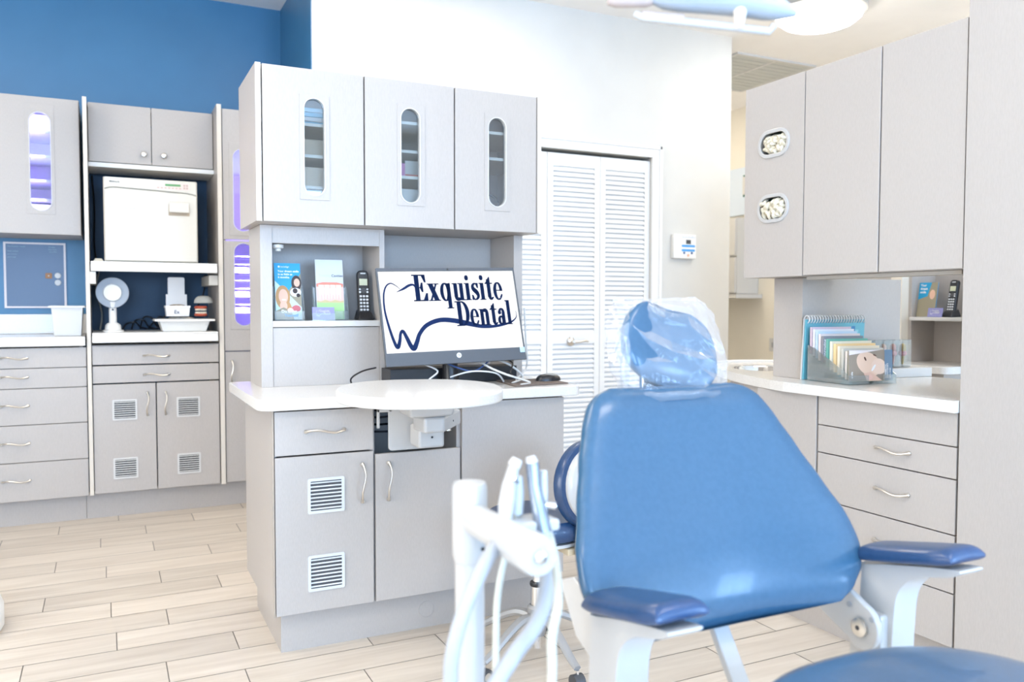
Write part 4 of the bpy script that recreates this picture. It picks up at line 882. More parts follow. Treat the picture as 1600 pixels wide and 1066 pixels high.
for i in range(n):
    j = (i+1) % n; fs += [(i, j, n+j, n+i), (2*n+i, 3*n+i, 3*n+j, 2*n+j), (i, 2*n+i, 2*n+j, j), (n+i, n+j, 3*n+j, 3*n+i)]
mb.add(vs, fs)
mb.prism([(2.385, 1.718), (2.385, 2.45), (2.400, 2.54), (2.422, split), (3.27, split), (3.13, 2.45), (3.13, 1.718)], .038, 'z', .914)
obj('top', mb, QUARTZ, rw)
obj('splash_rim', MB().tube([(p[0], p[1], .955) for p in oc[4:24]], .009, 8), QUARTZ, rw, smooth=True)
mb = MB(); prof = [(1.0, .9515), (.97, .945), (.9, .88), (.7, .82), (.2, .80), (.02, .80)]; vs = []
for r_, z in prof:
    for k in range(48): a = 2*PI*k/48; vs.append((SX+.19*r_*math.cos(a), SY+.20*r_*math.sin(a), z))
mb.add(vs, [(i*48+k, i*48+(k+1) % 48, (i+1)*48+(k+1) % 48, (i+1)*48+k) for i in range(5) for k in range(48)])
obj('sink_bowl', mb, CHROME, rw, smooth=True)
# divider standing on the worktop
tag(obj('divider_panel', MB().box(2.548, 2.517, .9525, 3.125, 2.677, 1.364), LAM, bevel=.001), 'grey laminate divider standing on the right worktop beneath the wall cabinets', 'divider')
# wall cabinets
ru = thing('upper_cabinet', (2.6, 2.2, 1.365), 'light grey tall-door cabinet with two glove dispenser openings over right worktop', 'cabinet')
mb = MB(); ZR0, ZR1 = 1.366, 2.145
mb.box(XD+.021, 2.693, ZR0, 2.72, 2.712, ZR1).box(XD+.021, 1.72, ZR0, 2.72, 1.738, ZR1).box(2.702, 1.738, ZR0, 2.72, 2.693, ZR1).box(XD+.021, 1.738, ZR0, 2.702, 2.693, ZR0+.018).box(XD+.021, 1.738, ZR1-.018, 2.702, 2.693, ZR1).box(XD+.021, 2.375, ZR0+.018, 2.702, 2.393, ZR1-.018)
obj('carcass', mb, LAM, ru)
obj('edge_band', MB().box(XD+.001, 2.7005, ZR0, XD+.021, 2.712, ZR1), LAM, ru)
def ovx(y0, z0, y1, z1): return stadium((y0+y1)/2, (z0+z1)/2, (y1-y0)/2, (z1-z0)/2)
A = ovx(2.473, 1.858, 2.618, 1.940); B = ovx(2.473, 1.598, 2.618, 1.684)
zm = 1.77
for (za, zb, I) in ((zm, ZR1, A), (ZR0, zm, B)):
    pass
d1 = holed(2.386, zm, 2.7, ZR1-.001, A, XD, XD+.019, 'x'); d1.merge(holed(2.386, ZR0, 2.7, zm, B, XD, XD+.019, 'x'))
d = obj('door', d1, LAM, ru)
for I, (y0, z0_, y1, z1_) in ((A, (2.459, 1.842, 2.632, 1.955)), (B, (2.459, 1.583, 2.632, 1.698))):
    obj('dispenser_rim', ringslab(ovx(y0, z0_, y1, z1_), I, XD-.006, XD+.018, 'x'), WHITEM, d, bevel=.002)
    cx, cz = (y0+y1)/2, (z0_+z1_)/2
slabx(ru, 'door', 2.037, ZR0, 2.384, ZR1); slabx(ru, 'door', 1.718, ZR0, 2.035, ZR1)
obj('light_strip', MB().box(2.45, 1.75, ZR0-.014, 2.52, 2.40, ZR0-.001), mat('strip_tan', (.42, .38, .33), .5), ru)
GLV = noisy('ivory_latex', (.58, .52, .39), (.72, .67, .55), (40, 40, 40), .5, 1, .6)
for (z, l_) in ((1.895, 'ivory gloves bulging out of the upper dispenser opening'), (1.638, 'ivory gloves bulging out of the lower dispenser opening')):
    mb = MB()
    for i in range(60):
        y = 2.545+random.uniform(-.055, .055); zz_ = z+random.uniform(-.028, .028); x = XD+.004+random.uniform(-.006, .012)
        a = random.random()*6.28; L = random.uniform(.012, .026)
        P_ = cr_spline([(x+.012, y-L*math.cos(a), zz_-L*math.sin(a)), (x-.008, y, zz_), (x+.010, y+L*math.cos(a+.5), zz_+L*math.sin(a+.5))], 4)
        mb.tube(P_, [.004, .006, .0075, .008, .008, .0075, .006, .005, .003], 8)
    tag(obj('glove_bundle', mb, GLV, smooth=True), l_, 'gloves', kind='stuff')
    tag(obj('glove_box', MB().box(XD+.036, 2.40, z-.055, XD+.12, 2.688, z+.055), mat('dark_green_carton', (.03, .07, .05), .6)), 'dark carton of gloves behind the %s dispenser opening' % ('upper' if z > 1.8 else 'lower'), 'box')
tag(obj('tall_cabinet', MB().box(XD-.004, .55, .10, 3.10, 1.714, 3.0).box(XD+.06, .60, 0, 3.05, 1.70, .10), LAM, bevel=.0015), 'full-height plain grey laminate cabinet filling the right edge', 'cabinet')
# ---- flip chart, brochure rack, tooth model block
ZW = .9525
fc = thing('flip_chart', (2.65, 2.46, ZW), 'teal spiral-bound flip chart against the divider on the right worktop', 'flip chart')
TEAL = mat('teal_cover', (.14, .42, .50), .4)
Fm = T(2.690, 2.500, ZW) @ RX(.05)
fo = obj('cover', MB().box(-.165, -.016, .002, .165, -.010, .243).xf(Fm), TEAL, fc)
obj('cover_photo', flat([(-.13, .06), (.13, .06), (.13, .20), (-.13, .215)], -.0164).xf(Fm), mat('teal_print', (.25, .55, .60), .4), fo)
obj('cover_bar', flat([(.09, .05), (.11, .05), (.11, .215), (.09, .215)], -.0168).xf(Fm), mat('blue_print', (.05, .22, .42), .4), fo)
obj('rear_board', MB().box(-.168, -.008, 0, .168, -.003, .246).xf(Fm), WHITE, fc)
sp = MB()
for k in range(22):
    x = -.155+k*.0148; sp.tube([(x, -.010+.014*math.cos(a), .244+.015*math.sin(a)) for a in [2*PI*j/12 for j in range(13)]], .0030, 6, cap=False)
obj('spiral_binding', sp.xf(Fm), WHITE, fc, smooth=True)
rk = thing('brochure_rack', (2.62, 2.35, ZW), 'clear acrylic stepped rack holding brochures on the right worktop', 'brochure rack')
# the rack runs from the divider towards the front, brochures stand in steps facing the camera
RK = T(2.62, 2.28, ZW) @ RZ(-.10)
mb = MB(); mb.box(-.115, -.06, 0, -.112, .17, .05)
obj('base_plate', MB().box(-.115, -.06, 0, .115, .17, .003).xf(RK), ACRYL, rk)
for sx in (-.115, .112): obj('side_panel', MB().prism([(-.06, .0035), (.17, .0035), (.17, .14), (.13, .13), (-.06, .035)], .003, 'x', sx).xf(RK), ACRYL, rk)
obj('front_panel', MB().box(-.112, -.060, .0035, -.02, -.057, .035).xf(RK), ACRYL, rk); obj('front_panel', MB().box(.05, -.060, .0035, .112, -.057, .035).xf(RK), ACRYL, rk)
cols = [((.62, .50, .58), 'pale mauve'), ((.75, .76, .80), 'white'), ((.52, .66, .78), 'light blue'), ((.74, .66, .64), 'pink-white'), ((.25, .25, .28), 'dark grey'), ((.16, .42, .34), 'green'), ((.80, .76, .62), 'cream'), ((.85, .62, .32), 'orange'), ((.84, .74, .58), 'pale orange'), ((.60, .58, .52), 'grey-beige'), ((.80, .74, .72), 'off-white'), ((.08, .42, .12), 'bright green')]
for i, (c, nm) in enumerate(cols):
    y = .155-i*.0165; z = .108-i*.0085 if i < 5 else .095-i*.0078; hgt = .105 if i < 5 else .118-.001*i
    xo = -.012 if i < 5 else -.004+.004*(i-5)
    m_ = mat('brochure_paper_%s' % nm.replace(' ', '_'), c, .5)
    b = MB().box(-.10+xo, y-.0055, z, .095+xo, y+.0055, z+hgt)
    r_ = obj('brochure', b.xf(RK), m_); tag(r_, '%s brochure in the clear rack, %s from the front photo brochure' % (nm, ['twelfth', 'eleventh', 'tenth', 'ninth', 'eighth', 'seventh', 'sixth', 'fifth', 'fourth', 'third', 'second', 'next'][i]), 'brochure', None)
    if i == 4: obj('spine_lettering', text_mb('Improving', .020, .0002, bold=.0004).xf(RK @ T(-.112, y-.0065, z+.012) @ UPR @ Matrix.Rotation(PI/2, 4, 'Z') @ T(0, -.014, 0)), PWHITE, r_)
fb = thing('brochure', (2.62, 2.22, ZW), 'front brochure with smiling face photo in the clear rack', 'brochure')
Fb = RK @ T(0, -.050, .012) @ RX(-.04)
c0 = obj('cover', MB().box(-.105, 0, 0, .105, .005, .118).xf(Fb), mat('printed_taupe', (.32, .27, .22), .5), fb)
def pf(nm, pts, y, m_, Mx=Fb): return obj(nm, flat(pts, y).xf(Mx), m_, c0)
obj('face_patch', ell(-.010, .065, .062, .042, -.0006, 28, -.45).xf(Fb), mat('printed_light_skin', (.78, .58, .46), .5), c0)
obj('cheek_patch', ell(.038, .055, .036, .030, -.0009, 20, -.3).xf(Fb), mat('printed_peach', (.80, .62, .52), .5), c0)
pf('neck_patch', [(.0, .035), (.055, .0), (-.02, .0), (-.035, .030)], -.0007, mat('printed_peach_b', (.74, .50, .40), .5))
obj('eye_patch', ell(-.028, .085, .009, .004, -.0012, 16, -1.0).xf(Fb), mat('printed_brown', (.14, .07, .05), .5), c0)
obj('eye_patch', ell(.018, .098, .009, .003, -.0012, 16, -.4).xf(Fb), mat('printed_brown_b', (.14, .07, .05), .5), c0)
obj('smile_patch', ell(.012, .050, .016, .005, -.0013, 16, .9).xf(Fb), PWHITE, c0)
obj('flower_patch', ell(-.008, .014, .015, .010, -.0012).xf(Fb), PINKP, c0)
pf('blue_strip', [(.066, 0), (.105, 0), (.105, .118), (.066, .118)], -.0010, mat('printed_slate_blue', (.16, .26, .38), .5))
tt = MB()
for i, s_ in enumerate(('COSMETIC', 'DENTISTRY', 'smile design')): tt.merge(text_mb(s_, .011 if i < 2 else .008, .0002, bold=.0002).xf(Fb @ T(.074+.010*i, -.0016, .010) @ UPR @ Matrix.Rotation(PI/2, 4, 'Z')))
tt.merge(text_mb('smile', .012, .0002, bold=.0003).xf(Fb @ T(-.088, -.0012, .012) @ UPR @ Matrix.Rotation(PI/2, 4, 'Z')))
obj('white_lettering', tt, PWHITE, c0)
pf('bow_patch', [(-.105, .118), (-.105, .100), (-.02, .110), (.05, .118)], -.0014, mat('printed_white_pink', (.82, .76, .76), .5))
bk = thing('demonstration_model', (2.98, 2.47, ZW), 'clear block tooth model on white base beside the brochure rack', 'tooth model')
Bm = T(2.985, 2.44, ZW) @ RZ(-.08)
obj('base', MB().box(-.16, -.06, 0, .16, .05, .038).xf(Bm), WHITE, bk, bevel=.002)
for k in range(4):
    x = -.105+k*.054
    obj('acrylic_block', MB().prism([(q[0], q[1]) for q in rrect(x, .098, .022, .058, .010, 4)], .045, 'y', -.025).xf(Bm), ACRYL, bk)
    obj('tooth_root', MB().lathe([(.004, .05), (.008, .07), (.010, .10), (.013, .11), (.012, .13), (.006, .138)], (x, 0, 0), 'z', 14).xf(Bm), mat('amber_tooth_%d' % k, [(.62, .45, .28), (.70, .42, .30), (.66, .30, .24), (.55, .38, .12)][k], .4), bk, smooth=True)
    obj('gum_band', MB().lathe([(.009, .085), (.016, .092), (.016, .104), (.009, .108)], (x, 0, 0), 'z', 14).xf(Bm), mat('pink_gum_%d' % k, (.75, .30, .28), .4), bk, smooth=True)

# ------------------------------------------------------------------ next bay seen through the gap
nb_c = thing('base_cabinet', (4.4, 2.9, 0), 'grey console cabinet in the next bay seen through right-hand gap', 'cabinet')
obj('carcass', MB().box(4.06, 2.99, .15, 4.60, 4.0, .885), LAM, nb_c)
obj('toe_kick', MB().box(4.12, 3.04, 0, 4.55, 3.95, .15), LAM, nb_c)
tag(obj('worktop', rounded_slab(4.0, 2.93, 4.66, 4.05, .885, .925, (.02, .02, .05, .08)), QUARTZ, bevel=.003), 'white worktop in the next bay seen through right-hand gap', 'worktop')
nh = thing('hutch', (4.4, 3.4, .925), 'grey hutch in the next bay seen through right-hand gap', 'hutch')
mb = MB(); mb.box(4.42, 2.98, .926, 4.44, 3.90, 2.1).box(4.22, 3.325, .926, 4.42, 3.345, 2.1).box(4.22, 2.955, .926, 4.42, 2.975, 1.165)
obj('frame_panels', mb, LAM, nh)
obj('side_post', MB().box(4.16, 3.345, .926, 4.24, 3.42, 2.1), mat('cream_post', (.74, .68, .58), .5), nh)
obj('shelf', MB().box(4.20, 2.985, 1.166, 4.42, 3.324, 1.187), WHITE, nh, bevel=.004)
nx = 4.27
p0 = thing('brochure', (4.25, 3.258, 1.188), 'blue brochure on the next bay shelf beside a cordless phone', 'brochure')
Mn = T(4.250, 3.258, 1.188) @ RZ(-PI/2) @ RX(-.15)
c_ = obj('cover', MB().box(-.06, 0, 0, .06, .004, .20).xf(Mn), CYAN, p0)
obj('photo_panel', flat([(-.06, .10), (0, .12), (.02, .20), (.06, .20), (.06, 0), (-.06, 0)], -.0005).xf(Mn), OLIVE, c_)
obj('face_patch', ell(.03, .13, .018, .028, -.0008).xf(Mn), SKIN, c_)
c2 = MB()
for i, s_ in enumerate(('Your', 'dream', 'smile')): c2.merge(text_mb(s_, .018, .0002, bold=.0005).xf(Mn @ T(-.05, -.0008, .178-.02*i) @ UPR))
obj('white_lettering', c2, PWHITE, c_)
phone(nx+.02, 3.125, 1.188, -PI/2, label='black cordless phone on the shelf in the next bay')
p1 = tag(obj('card_stack', MB().box(-.045, 0, 0, .045, .005, .052).xf(T(4.222, 3.178, 1.188) @ RZ(-PI/2) @ RX(-.2)), PURP), 'lilac business cards on the shelf in the next bay', 'business cards')
lm = logo_mb(.062, .03, -.0008); obj('card_logo', lm.xf(T(4.222, 3.178, 1.188) @ RZ(-PI/2) @ RX(-.2) @ T(0, 0, .028)), PWHITE, p1, local=True)
nm_ = thing('computer_monitor', (4.12, 2.93, 1.2), 'edge of a computer monitor in the next bay at right end of the gap', 'monitor')
Mo = T(4.16, 2.655, 1.21) @ RZ(-PI/2+.35)
obj('housing', MB().box(-.26, 0, -.19, .26, .03, .19).xf(Mo), DGREY, nm_, bevel=.003)
obj('screen', MB().box(-.25, -.001, -.15, .25, 0, .18).xf(Mo), mat('lit_pale_screen', (.04, .05, .05), .3, emit=.7, ecol=(.75, .88, 1)), nm_)
obj('stand', MB().tube([(4.19, 2.95, .926), (4.19, 2.85, 1.1)], .02, 10), BLACK, nm_)
# far corridor wall
FX = 5.9
fcb = thing('wall_cabinet', (5.75, 6.7, 1.35), 'white wall cupboard on the beige corridor wall in the gap', 'cabinet')
obj('carcass', MB().box(5.62, 6.42, 1.37, 5.898, 7.1, 2.12), WHITE, fcb)
obj('door', MB().box(5.60, 6.43, 1.75, 5.62, 7.1, 2.11), WHITE, fcb); obj('door', MB().box(5.60, 6.43, 1.38, 5.62, 7.1, 1.73), WHITE, fcb)
obj('bottom_ledge', MB().box(5.56, 6.36, 1.325, 5.898, 7.12, 1.365), WHITE, fcb)
fw_ = thing('picture_frame', (5.88, 6.6, 2.4), 'pale blue framed panel with dark green edge high on the corridor wall', 'picture')
obj('frame', MB().box(5.87, 6.40, 2.18, 5.8985, 7.1, 2.66), mat('pale_blue_frame', (.62, .70, .80), .4), fw_)
obj('panel', MB().box(5.862, 6.47, 2.36, 5.87, 6.62, 2.58), mat('dark_green_edge', (.04, .14, .12), .4), fw_)
obj('panel', MB().box(5.856, 6.50, 2.38, 5.8615, 6.62, 2.56), WHITE, fw_)
so = thing('wall_socket', (5.89, 6.2, .87), 'white wall socket on the beige corridor wall beside the divider', 'socket')
obj('plate', MB().box(5.893, 6.16, .80, 5.8985, 6.25, .93), WHITE, so); obj('slots', MB().box(5.891, 6.195, .84, 5.893, 6.215, .89), GREY, so)

# ------------------------------------------------------------------ treatment chair
def interp(tab, v):
    if v <= tab[0][0]: return tab[0][1]
    for (a, x), (b, y) in zip(tab, tab[1:]):
        if v <= b:
            t = (v-a)/(b-a); t = t*t*(3-2*t)*.5+t*.5; return x+(y-x)*t
    return tab[-1][1]
def cushion(O, V, N, L, hwt, thick, front, nv=28, nu=40, ex=.42, back=.6, cap=.07, ofs=None):
    """upholstered pad: O bottom centre, V up the pad, N front normal; hwt = [(v, half width)], front(u, v) = relief"""
    O, V, N = Vector(O), Vector(V).normalized(), Vector(N).normalized(); X = V.cross(N); X = Vector((1, 0, 0)) if abs(X.x) > .9 else X
    mb = MB(); vs = []
    for i in range(nv+1):
        a = PI*i/nv; s_ = -math.cos(a); v = L*(.5+.5*s_)
        e = min(v, L-v); r = min(1.0, e/cap); endk = math.sqrt(max(0, 1-(1-r)**2))
        hw = interp(hwt, v/L); th = thick*(.12+.88*endk) if 0 < i < nv else thick*.12
        if i in (0, nv): hw *= .985
        for k in range(nu):
            t = 2*PI*k/nu; c, s2 = math.cos(t), math.sin(t)
            u = hw*math.copysign(abs(c)**ex, c); q = th*math.copysign(abs(s2)**.8, s2)*(1 if s2 > 0 else back)
            p = O+X*u+V*v+N*(q+front(u/max(hw, 1e-6), v/L))
            if ofs: p += ofs(i, k)
            vs.append(p)
    fs = [(i*nu+k, i*nu+(k+1) % nu, (i+1)*nu+(k+1) % nu, (i+1)*nu+k) for i in range(nv) for k in range(nu)]
    fs += [tuple(range(nu))[::-1], tuple(range(nv*nu, (nv+1)*nu))]
    return mb.add(vs, fs)
ch = thing('dental_chair', (1.02, .75, 0), 'blue vinyl dental chair with white arm supports in the foreground', 'dental chair')
Vb = (0, .18, .405); Nb = (0, -.914, .406)
hw_b = [(0, .235), (.05, .275), (.13, .308), (.22, .320), (.34, .314), (.5, .288), (.68, .258), (.82, .232), (.92, .210), (.97, .185), (1, .150)]
def relief_b(u, v): return (.048*abs(u)**2.2*(1-.6*v)-.010)+.020*math.exp(-((v-.25)/.34)**2)*(1-math.exp(-((u-.12)/.22)**2))
def rolled(mb, c, a): return mb.xf(T(*c) @ RY(a) @ T(-c[0], -c[1], -c[2]))
bk_ = obj('backrest', cushion((1.02, 1.175, .664), Vb, Nb, .462, hw_b, .042, relief_b, nv=36, nu=56, ex=.42), UPH, ch, sub=1)
Mh = RY(.0)
hw_h = [(0, .62), (.10, .84), (.28, 1.0), (.5, 1.0), (.7, .93), (.85, .80), (.95, .62), (1, .45)]
Oh = (1.040, 1.375, 1.083)
obj('headrest', rolled(cushion(Oh, (0, .06, .16), (0, -.93, .35), .170, [(a, .122*b) for a, b in hw_h], .030, lambda u, v: .022*abs(u)**2-.004, nv=20, nu=36, ex=.6, cap=.05), (1.04, 1.39, 1.165), .26), UPH, ch, sub=1)
obj('headrest_post', MB().box(.98, 1.395, .98, 1.10, 1.41, 1.12), CHROME, ch, bevel=.003)
# plastic sleeve pulled over the headrest
rw_ = random.Random(5)
wr = {}
def crumple(i, k):
    key = (i, k); wr.setdefault(key, Vector((rw_.uniform(-1, 1)*.007, rw_.uniform(-1, 1)*.005, rw_.uniform(-1, 1)*.007))); return wr[key]
sl = cushion((1.036, 1.372, 1.058), (0, .06, .16), (0, -.93, .35), .212, [(0, .122), (.1, .128), (.35, .142), (.6, .140), (.8, .128), (.93, .118), (1, .105)], .040, lambda u, v: .018*abs(u)**2, nv=13, nu=24, ex=.6, cap=.04, ofs=crumple)
slv = obj('headrest_sleeve', sl, WRAP); tag(slv, 'crinkled clear plastic sleeve over the blue headrest', 'plastic sleeve')
band = MB().tube([(1.036+.128*math.cos(a), 1.372+.052*math.sin(a)+rw_.uniform(-.003, .003), 1.072+rw_.uniform(-.004, .004)) for a in [2*PI*k/30 for k in range(31)]], [.007+.003*rw_.random() for _ in range(31)], 7)
W0[slv.name] = Vector((0, 0, 0)); obj('gathered_hem', band, WRAP, slv)
flap = MB(); n_ = 7; vs = []
for i in range(n_):
    for j in range(n_):
        a, b = i/(n_-1), j/(n_-1)
        vs.append((.925-.055*a*(1-.5*abs(b-.45)), 1.365-.03*a+rw_.uniform(-.005, .005), 1.215-.135*b*(1-.25*a)+.0*a+rw_.uniform(-.004, .004)))
flap.add(vs, [(i*n_+j, i*n_+j+1, (i+1)*n_+j+1, (i+1)*n_+j) for i in range(n_-1) for j in range(n_-1)])
fo = obj('loose_flap', flap, WRAP, slv); sd = fo.modifiers.new('solid', 'SOLIDIFY'); sd.thickness = .0006
# seat
so_ = []
for k in range(49):
    a = PI*k/48; so_.append((1.02+.262*math.copysign(abs(math.cos(a))**.75, math.cos(a)), .70+.25*abs(math.sin(a))**.8))
so_ = so_ + [(.758, .05), (.79, .0), (1.25, .0), (1.282, .05)]
def pad(outline, z0, z1, rings=7, cxy=None, bulge=.012):
    cx = sum(p[0] for p in outline)/len(outline); cy = sum(p[1] for p in outline)/len(outline)
    if cxy: cx, cy = cxy
    n = len(outline); mb = MB(); vs = []; h = (z1-z0)/2; zc = (z0+z1)/2
    prof = []
    for k in range(rings+1):
        a = -PI/2+PI*k/rings; prof.append((1-.16*(1-math.cos(a)), zc+h*math.sin(a)))
    prof = [(.0, z0)]+[(.6, z0)]+prof+[(.6, z1+bulge*.6), (.3, z1+bulge), (0, z1+bulge)]
    for s_, z in prof:
        for p in outline: vs.append((cx+(p[0]-cx)*max(s_, 1e-4), cy+(p[1]-cy)*max(s_, 1e-4), z))
    m_ = len(prof); return mb.add(vs, [(i*n+k, i*n+(k+1) % n, (i+1)*n+(k+1) % n, (i+1)*n+k) for i in range(m_-1) for k in range(n)])
obj('seat', pad(so_, .630, .712, cxy=(1.02, .45)), UPHG, ch, smooth=True)
obj('seat_frame', MB().box(.86, .10, .57, 1.21, .82, .623), WHITEM, ch, bevel=.02, seg=3, autos=40)
obj('lift_column', MB().box(.93, .35, .14, 1.14, .62, .569), WHITEM, ch, bevel=.03, seg=3, autos=40)
obj('base_plate', MB().box(.80, -.25, .002, 1.27, .80, .139), WHITEM, ch, bevel=.03, seg=3, autos=40)
# armrests
def arm(cx, sg):
    top = cushion((cx, .945, .806), (0, .205, -.045), (0, .21, .97), .215, [(0, .048), (.2, .056), (.5, .056), (.8, .053), (1, .047)], .020, lambda u, v: -.004*u*u+.002, nv=18, nu=28, ex=.42, cap=.022)
    a_ = obj('armrest', top, UPHD, ch, sub=1)
    sx = cx
    prof = [(.955, .786), (1.135, .745), (1.150, .72), (1.150, .50), (1.085, .50), (1.075, .62), (1.070, .69), (1.055, .725), (1.02, .752), (.955, .772)]
    Pp = [(p.x, p.y) for p in cr_spline(prof, 4, True)]
    obj('arm_support', MB().prism(Pp, .062, 'x', sx-.031), WHITEM, ch, bevel=.010, seg=3, autos=50)
arm(.738, -1); arm(1.362, 1)
# recline brackets
pr = []
pv = (1.118, .632)
for k in range(13): a = -PI*.86+PI*k/12; pr.append((pv[0]+.043*math.cos(a), pv[1]+.043*math.sin(a)))
prof = [(pv[0]+.040*math.cos(a), pv[1]+.046*math.sin(a)) for a in [math.radians(d_) for d_ in range(100, 321, 20)]]+[(1.27, .655), (1.33, .74), (1.28, .76)]
br_ = obj('recline_bracket', MB().prism(prof, .014, 'x', 1.296), WHITEM, ch, bevel=.003, autos=40)
obj('pivot_bolt', MB().lathe([(.0175, 1.296), (.0175, 1.289), (.013, 1.287)], (0, pv[0], pv[1]), 'x', 28).lathe([(.006, 1.2868), (.006, 1.2862)], (0, pv[0], pv[1]), 'x', 12) if False else MB().lathe([(.0175, 1.2958), (.0175, 1.289), (.013, 1.287)], (0, pv[0], pv[1]), 'x', 28), NICKEL, br_, smooth=True)
obj('bolt_socket', MB().lathe([(.005, 1.2869), (.005, 1.2862)], (0, pv[0], pv[1]), 'x', 6), DARK, br_)
for (y, z) in ((1.146, .668), (1.092, .655)): obj('screw', MB().lathe([(.0055, 1.2958), (.0055, 1.294)], (0, y, z), 'x', 12), GREY, br_)
obj('recline_bracket', MB().prism(prof, .014, 'x', .75), WHITEM, ch, bevel=.003, autos=40)
obj('hinge_block', MB().box(1.312, 1.085, .50, 1.345, 1.16, .66), WHITEM, ch, bevel=.006)
ls = MB(); ls.tube([(.995, 1.235, .70), (.998, 1.175, .625), (1.00, 1.10, .54), (1.0, .80, .50)], [.020, .020, .022, .024], 4)
obj('centre_strut', MB().prism([(1.235, .72), (1.215, .72), (1.075, .52), (1.095, .52)], .036, 'x', .985), WHITEM, ch, bevel=.003)

# ------------------------------------------------------------------ operator stool
stl = thing('operator_stool', (1.35, 2.55, 0), 'navy stool with white oval back shell and grey five-leg base behind the dental chair', 'stool')
sx_, sy_ = 1.35, 2.55
obj('seat', MB().lathe([(.02, .452), (.165, .455), (.185, .465), (.193, .485), (.190, .510), (.172, .527), (.10, .530), (.01, .527)], (sx_, sy_, 0), 'z', 48), UPHD, stl, smooth=True)
obj('seat_underpan', MB().lathe([(.02, .438), (.17, .440), (.172, .4515), (.02, .4515)], (sx_, sy_, 0), 'z', 40), LGREY, stl, smooth=True)
TAN = mat('tan_bracket', (.62, .53, .38), .35, .3)
obj('back_bracket', MB().box(sx_+.02, 2.37, .415, sx_+.10, 2.50, .437).prism([(2.36, .415), (2.36, .47), (2.345, .56), (2.332, .56), (2.335, .44), (2.345, .40)], .04, 'x', sx_+.04), TAN, stl, bevel=.003)
obj('mechanism', MB().box(sx_-.05, sy_-.09, .405, sx_+.05, sy_+.09, .437), TAN, stl, bevel=.004)
obj('gas_column', MB().lathe([(.017, .28), (.017, .404)], (sx_, sy_, 0), 'z', 20).lathe([(.025, .20), (.025, .265)], (sx_, sy_, 0), 'z', 24), CHROME, stl, smooth=True)
obj('column_collar', MB().lathe([(.026, .2655), (.028, .272), (.026, .279)], (sx_, sy_, 0), 'z', 24), BLACK, stl, smooth=True)
obj('lower_tube', MB().lathe([(.017, .045), (.018, .10)], (sx_, sy_, 0), 'z', 20), CHROME, stl, smooth=True)
Bx = MB().lathe([(.026, .09), (.034, .12), (.036, .19), (.028, .199)], (sx_, sy_, 0), 'z', 24)
BASEG = mat('cast_grey', (.36, .35, .34), .4, .2)
obj('hub', Bx, BASEG, stl, smooth=True)
for k in range(5):
    a = math.radians(-88+72*k); dx, dy = math.cos(a), math.sin(a)
    P_ = [(sx_+dx*r_, sy_+dy*r_, z) for r_, z in ((.03, .155), (.08, .160), (.15, .130), (.22, .088), (.262, .070))]
    lg_ = obj('leg', MB().tube(cr_spline(P_, 4), [.021, .0205, .020, .0195, .019, .0185, .018, .0175, .017, .0165, .016, .0155, .015, .0145, .014, .0135, .013][:17], 8, flat=.8), BASEG, stl, smooth=True)
    cx_, cy_ = sx_+dx*.262, sy_+dy*.262
    cs = obj('caster', MB().tube([(cx_-dy*.018, cy_+dx*.018, .026), (cx_+dy*.018, cy_-dx*.018, .026)], .0255, 20), DARK, lg_, smooth=True)
    obj('caster_stem', MB().lathe([(.006, .05), (.006, .064)], (cx_, cy_, 0), 'z', 10), CHROME, cs)
    obj('caster_cap', MB().tube([(cx_-dy*.0195, cy_+dx*.0195, .026), (cx_-dy*.0182, cy_+dx*.0182, .026)], .014, 16), mat('tan_cap', (.5, .42, .33), .4), cs)
# oval back: navy cushion with white shell towards the camera
Ms = T(1.470, 2.395, .645) @ RZ(.30) @ RX(-.10)
def disc(rx, rz, prof, n=40):
    mb = MB(); vs = []
    for s_, y in prof:
        for k in range(n): a = 2*PI*k/n; vs.append((rx*max(s_, .001)*math.cos(a), y, rz*max(s_, .001)*math.sin(a)))
    return mb.add(vs, [(i*n+k, i*n+(k+1) % n, (i+1)*n+(k+1) % n, (i+1)*n+k) for i in range(len(prof)-1) for k in range(n)])
obj('back_cushion', disc(.158, .148, [(0, .045), (.6, .045), (.9, .038), (1, .020), (1.0, .0), (.96, -.010), (.9, -.012), (0, -.012)]).xf(Ms), UPHD, stl, smooth=True)
obj('back_shell', disc(.136, .127, [(0, -.0125), (1, -.0125), (.99, -.020), (.9, -.030), (.6, -.040), (.3, -.044), (0, -.045)]).xf(Ms), WHITEM, stl, smooth=True)

# ------------------------------------------------------------------ assistant's instrument arm
dl = thing('instrument_stand', (.492, 1.15, 0), 'white instrument arm post with short horizontal tube in left foreground', 'instrument arm')
px_, py_ = .492, 1.15
obj('post', MB().lathe([(.0225, .012), (.0225, .86)], (px_, py_, 0), 'z', 32), WHITEM, dl, smooth=True)
obj('post_collar', MB().lathe([(.0228, .8605), (.0262, .872), (.0268, .90), (.0268, .975), (.024, .982), (.01, .984)], (px_, py_, 0), 'z', 36), WHITEM, dl, smooth=True)
obj('post_foot', MB().lathe([(.14, 0), (.14, .008), (.12, .012)], (px_, py_, 0), 'z', 40), WHITEM, dl, smooth=True)
tb = obj('arm_tube', MB().lathe([(.023, py_-.006), (.0235, 1.06), (.0262, .985), (.0272, .94), (.0262, .925), (.024, .922)], (px_, 0, .930), 'y', 36), WHITEM, dl, smooth=True)
obj('end_bolt', MB().lathe([(.0095, .9225), (.0092, .918), (.006, .9155), (.001, .915)], (px_, 0, .930), 'y', 24), NICKEL, tb, smooth=True)
obj('set_screw', MB().lathe([(.003, py_-.0262), (.003, py_-.0275)], (px_+.010, 0, .885), 'y', 10), BLACK, dl)
obj('instrument_holder', MB().box(.515, 1.035, .925, .585, 1.085, .942).box(.508, 1.04, .915, .53, 1.07, .935), WHITEM, dl, bevel=.004)
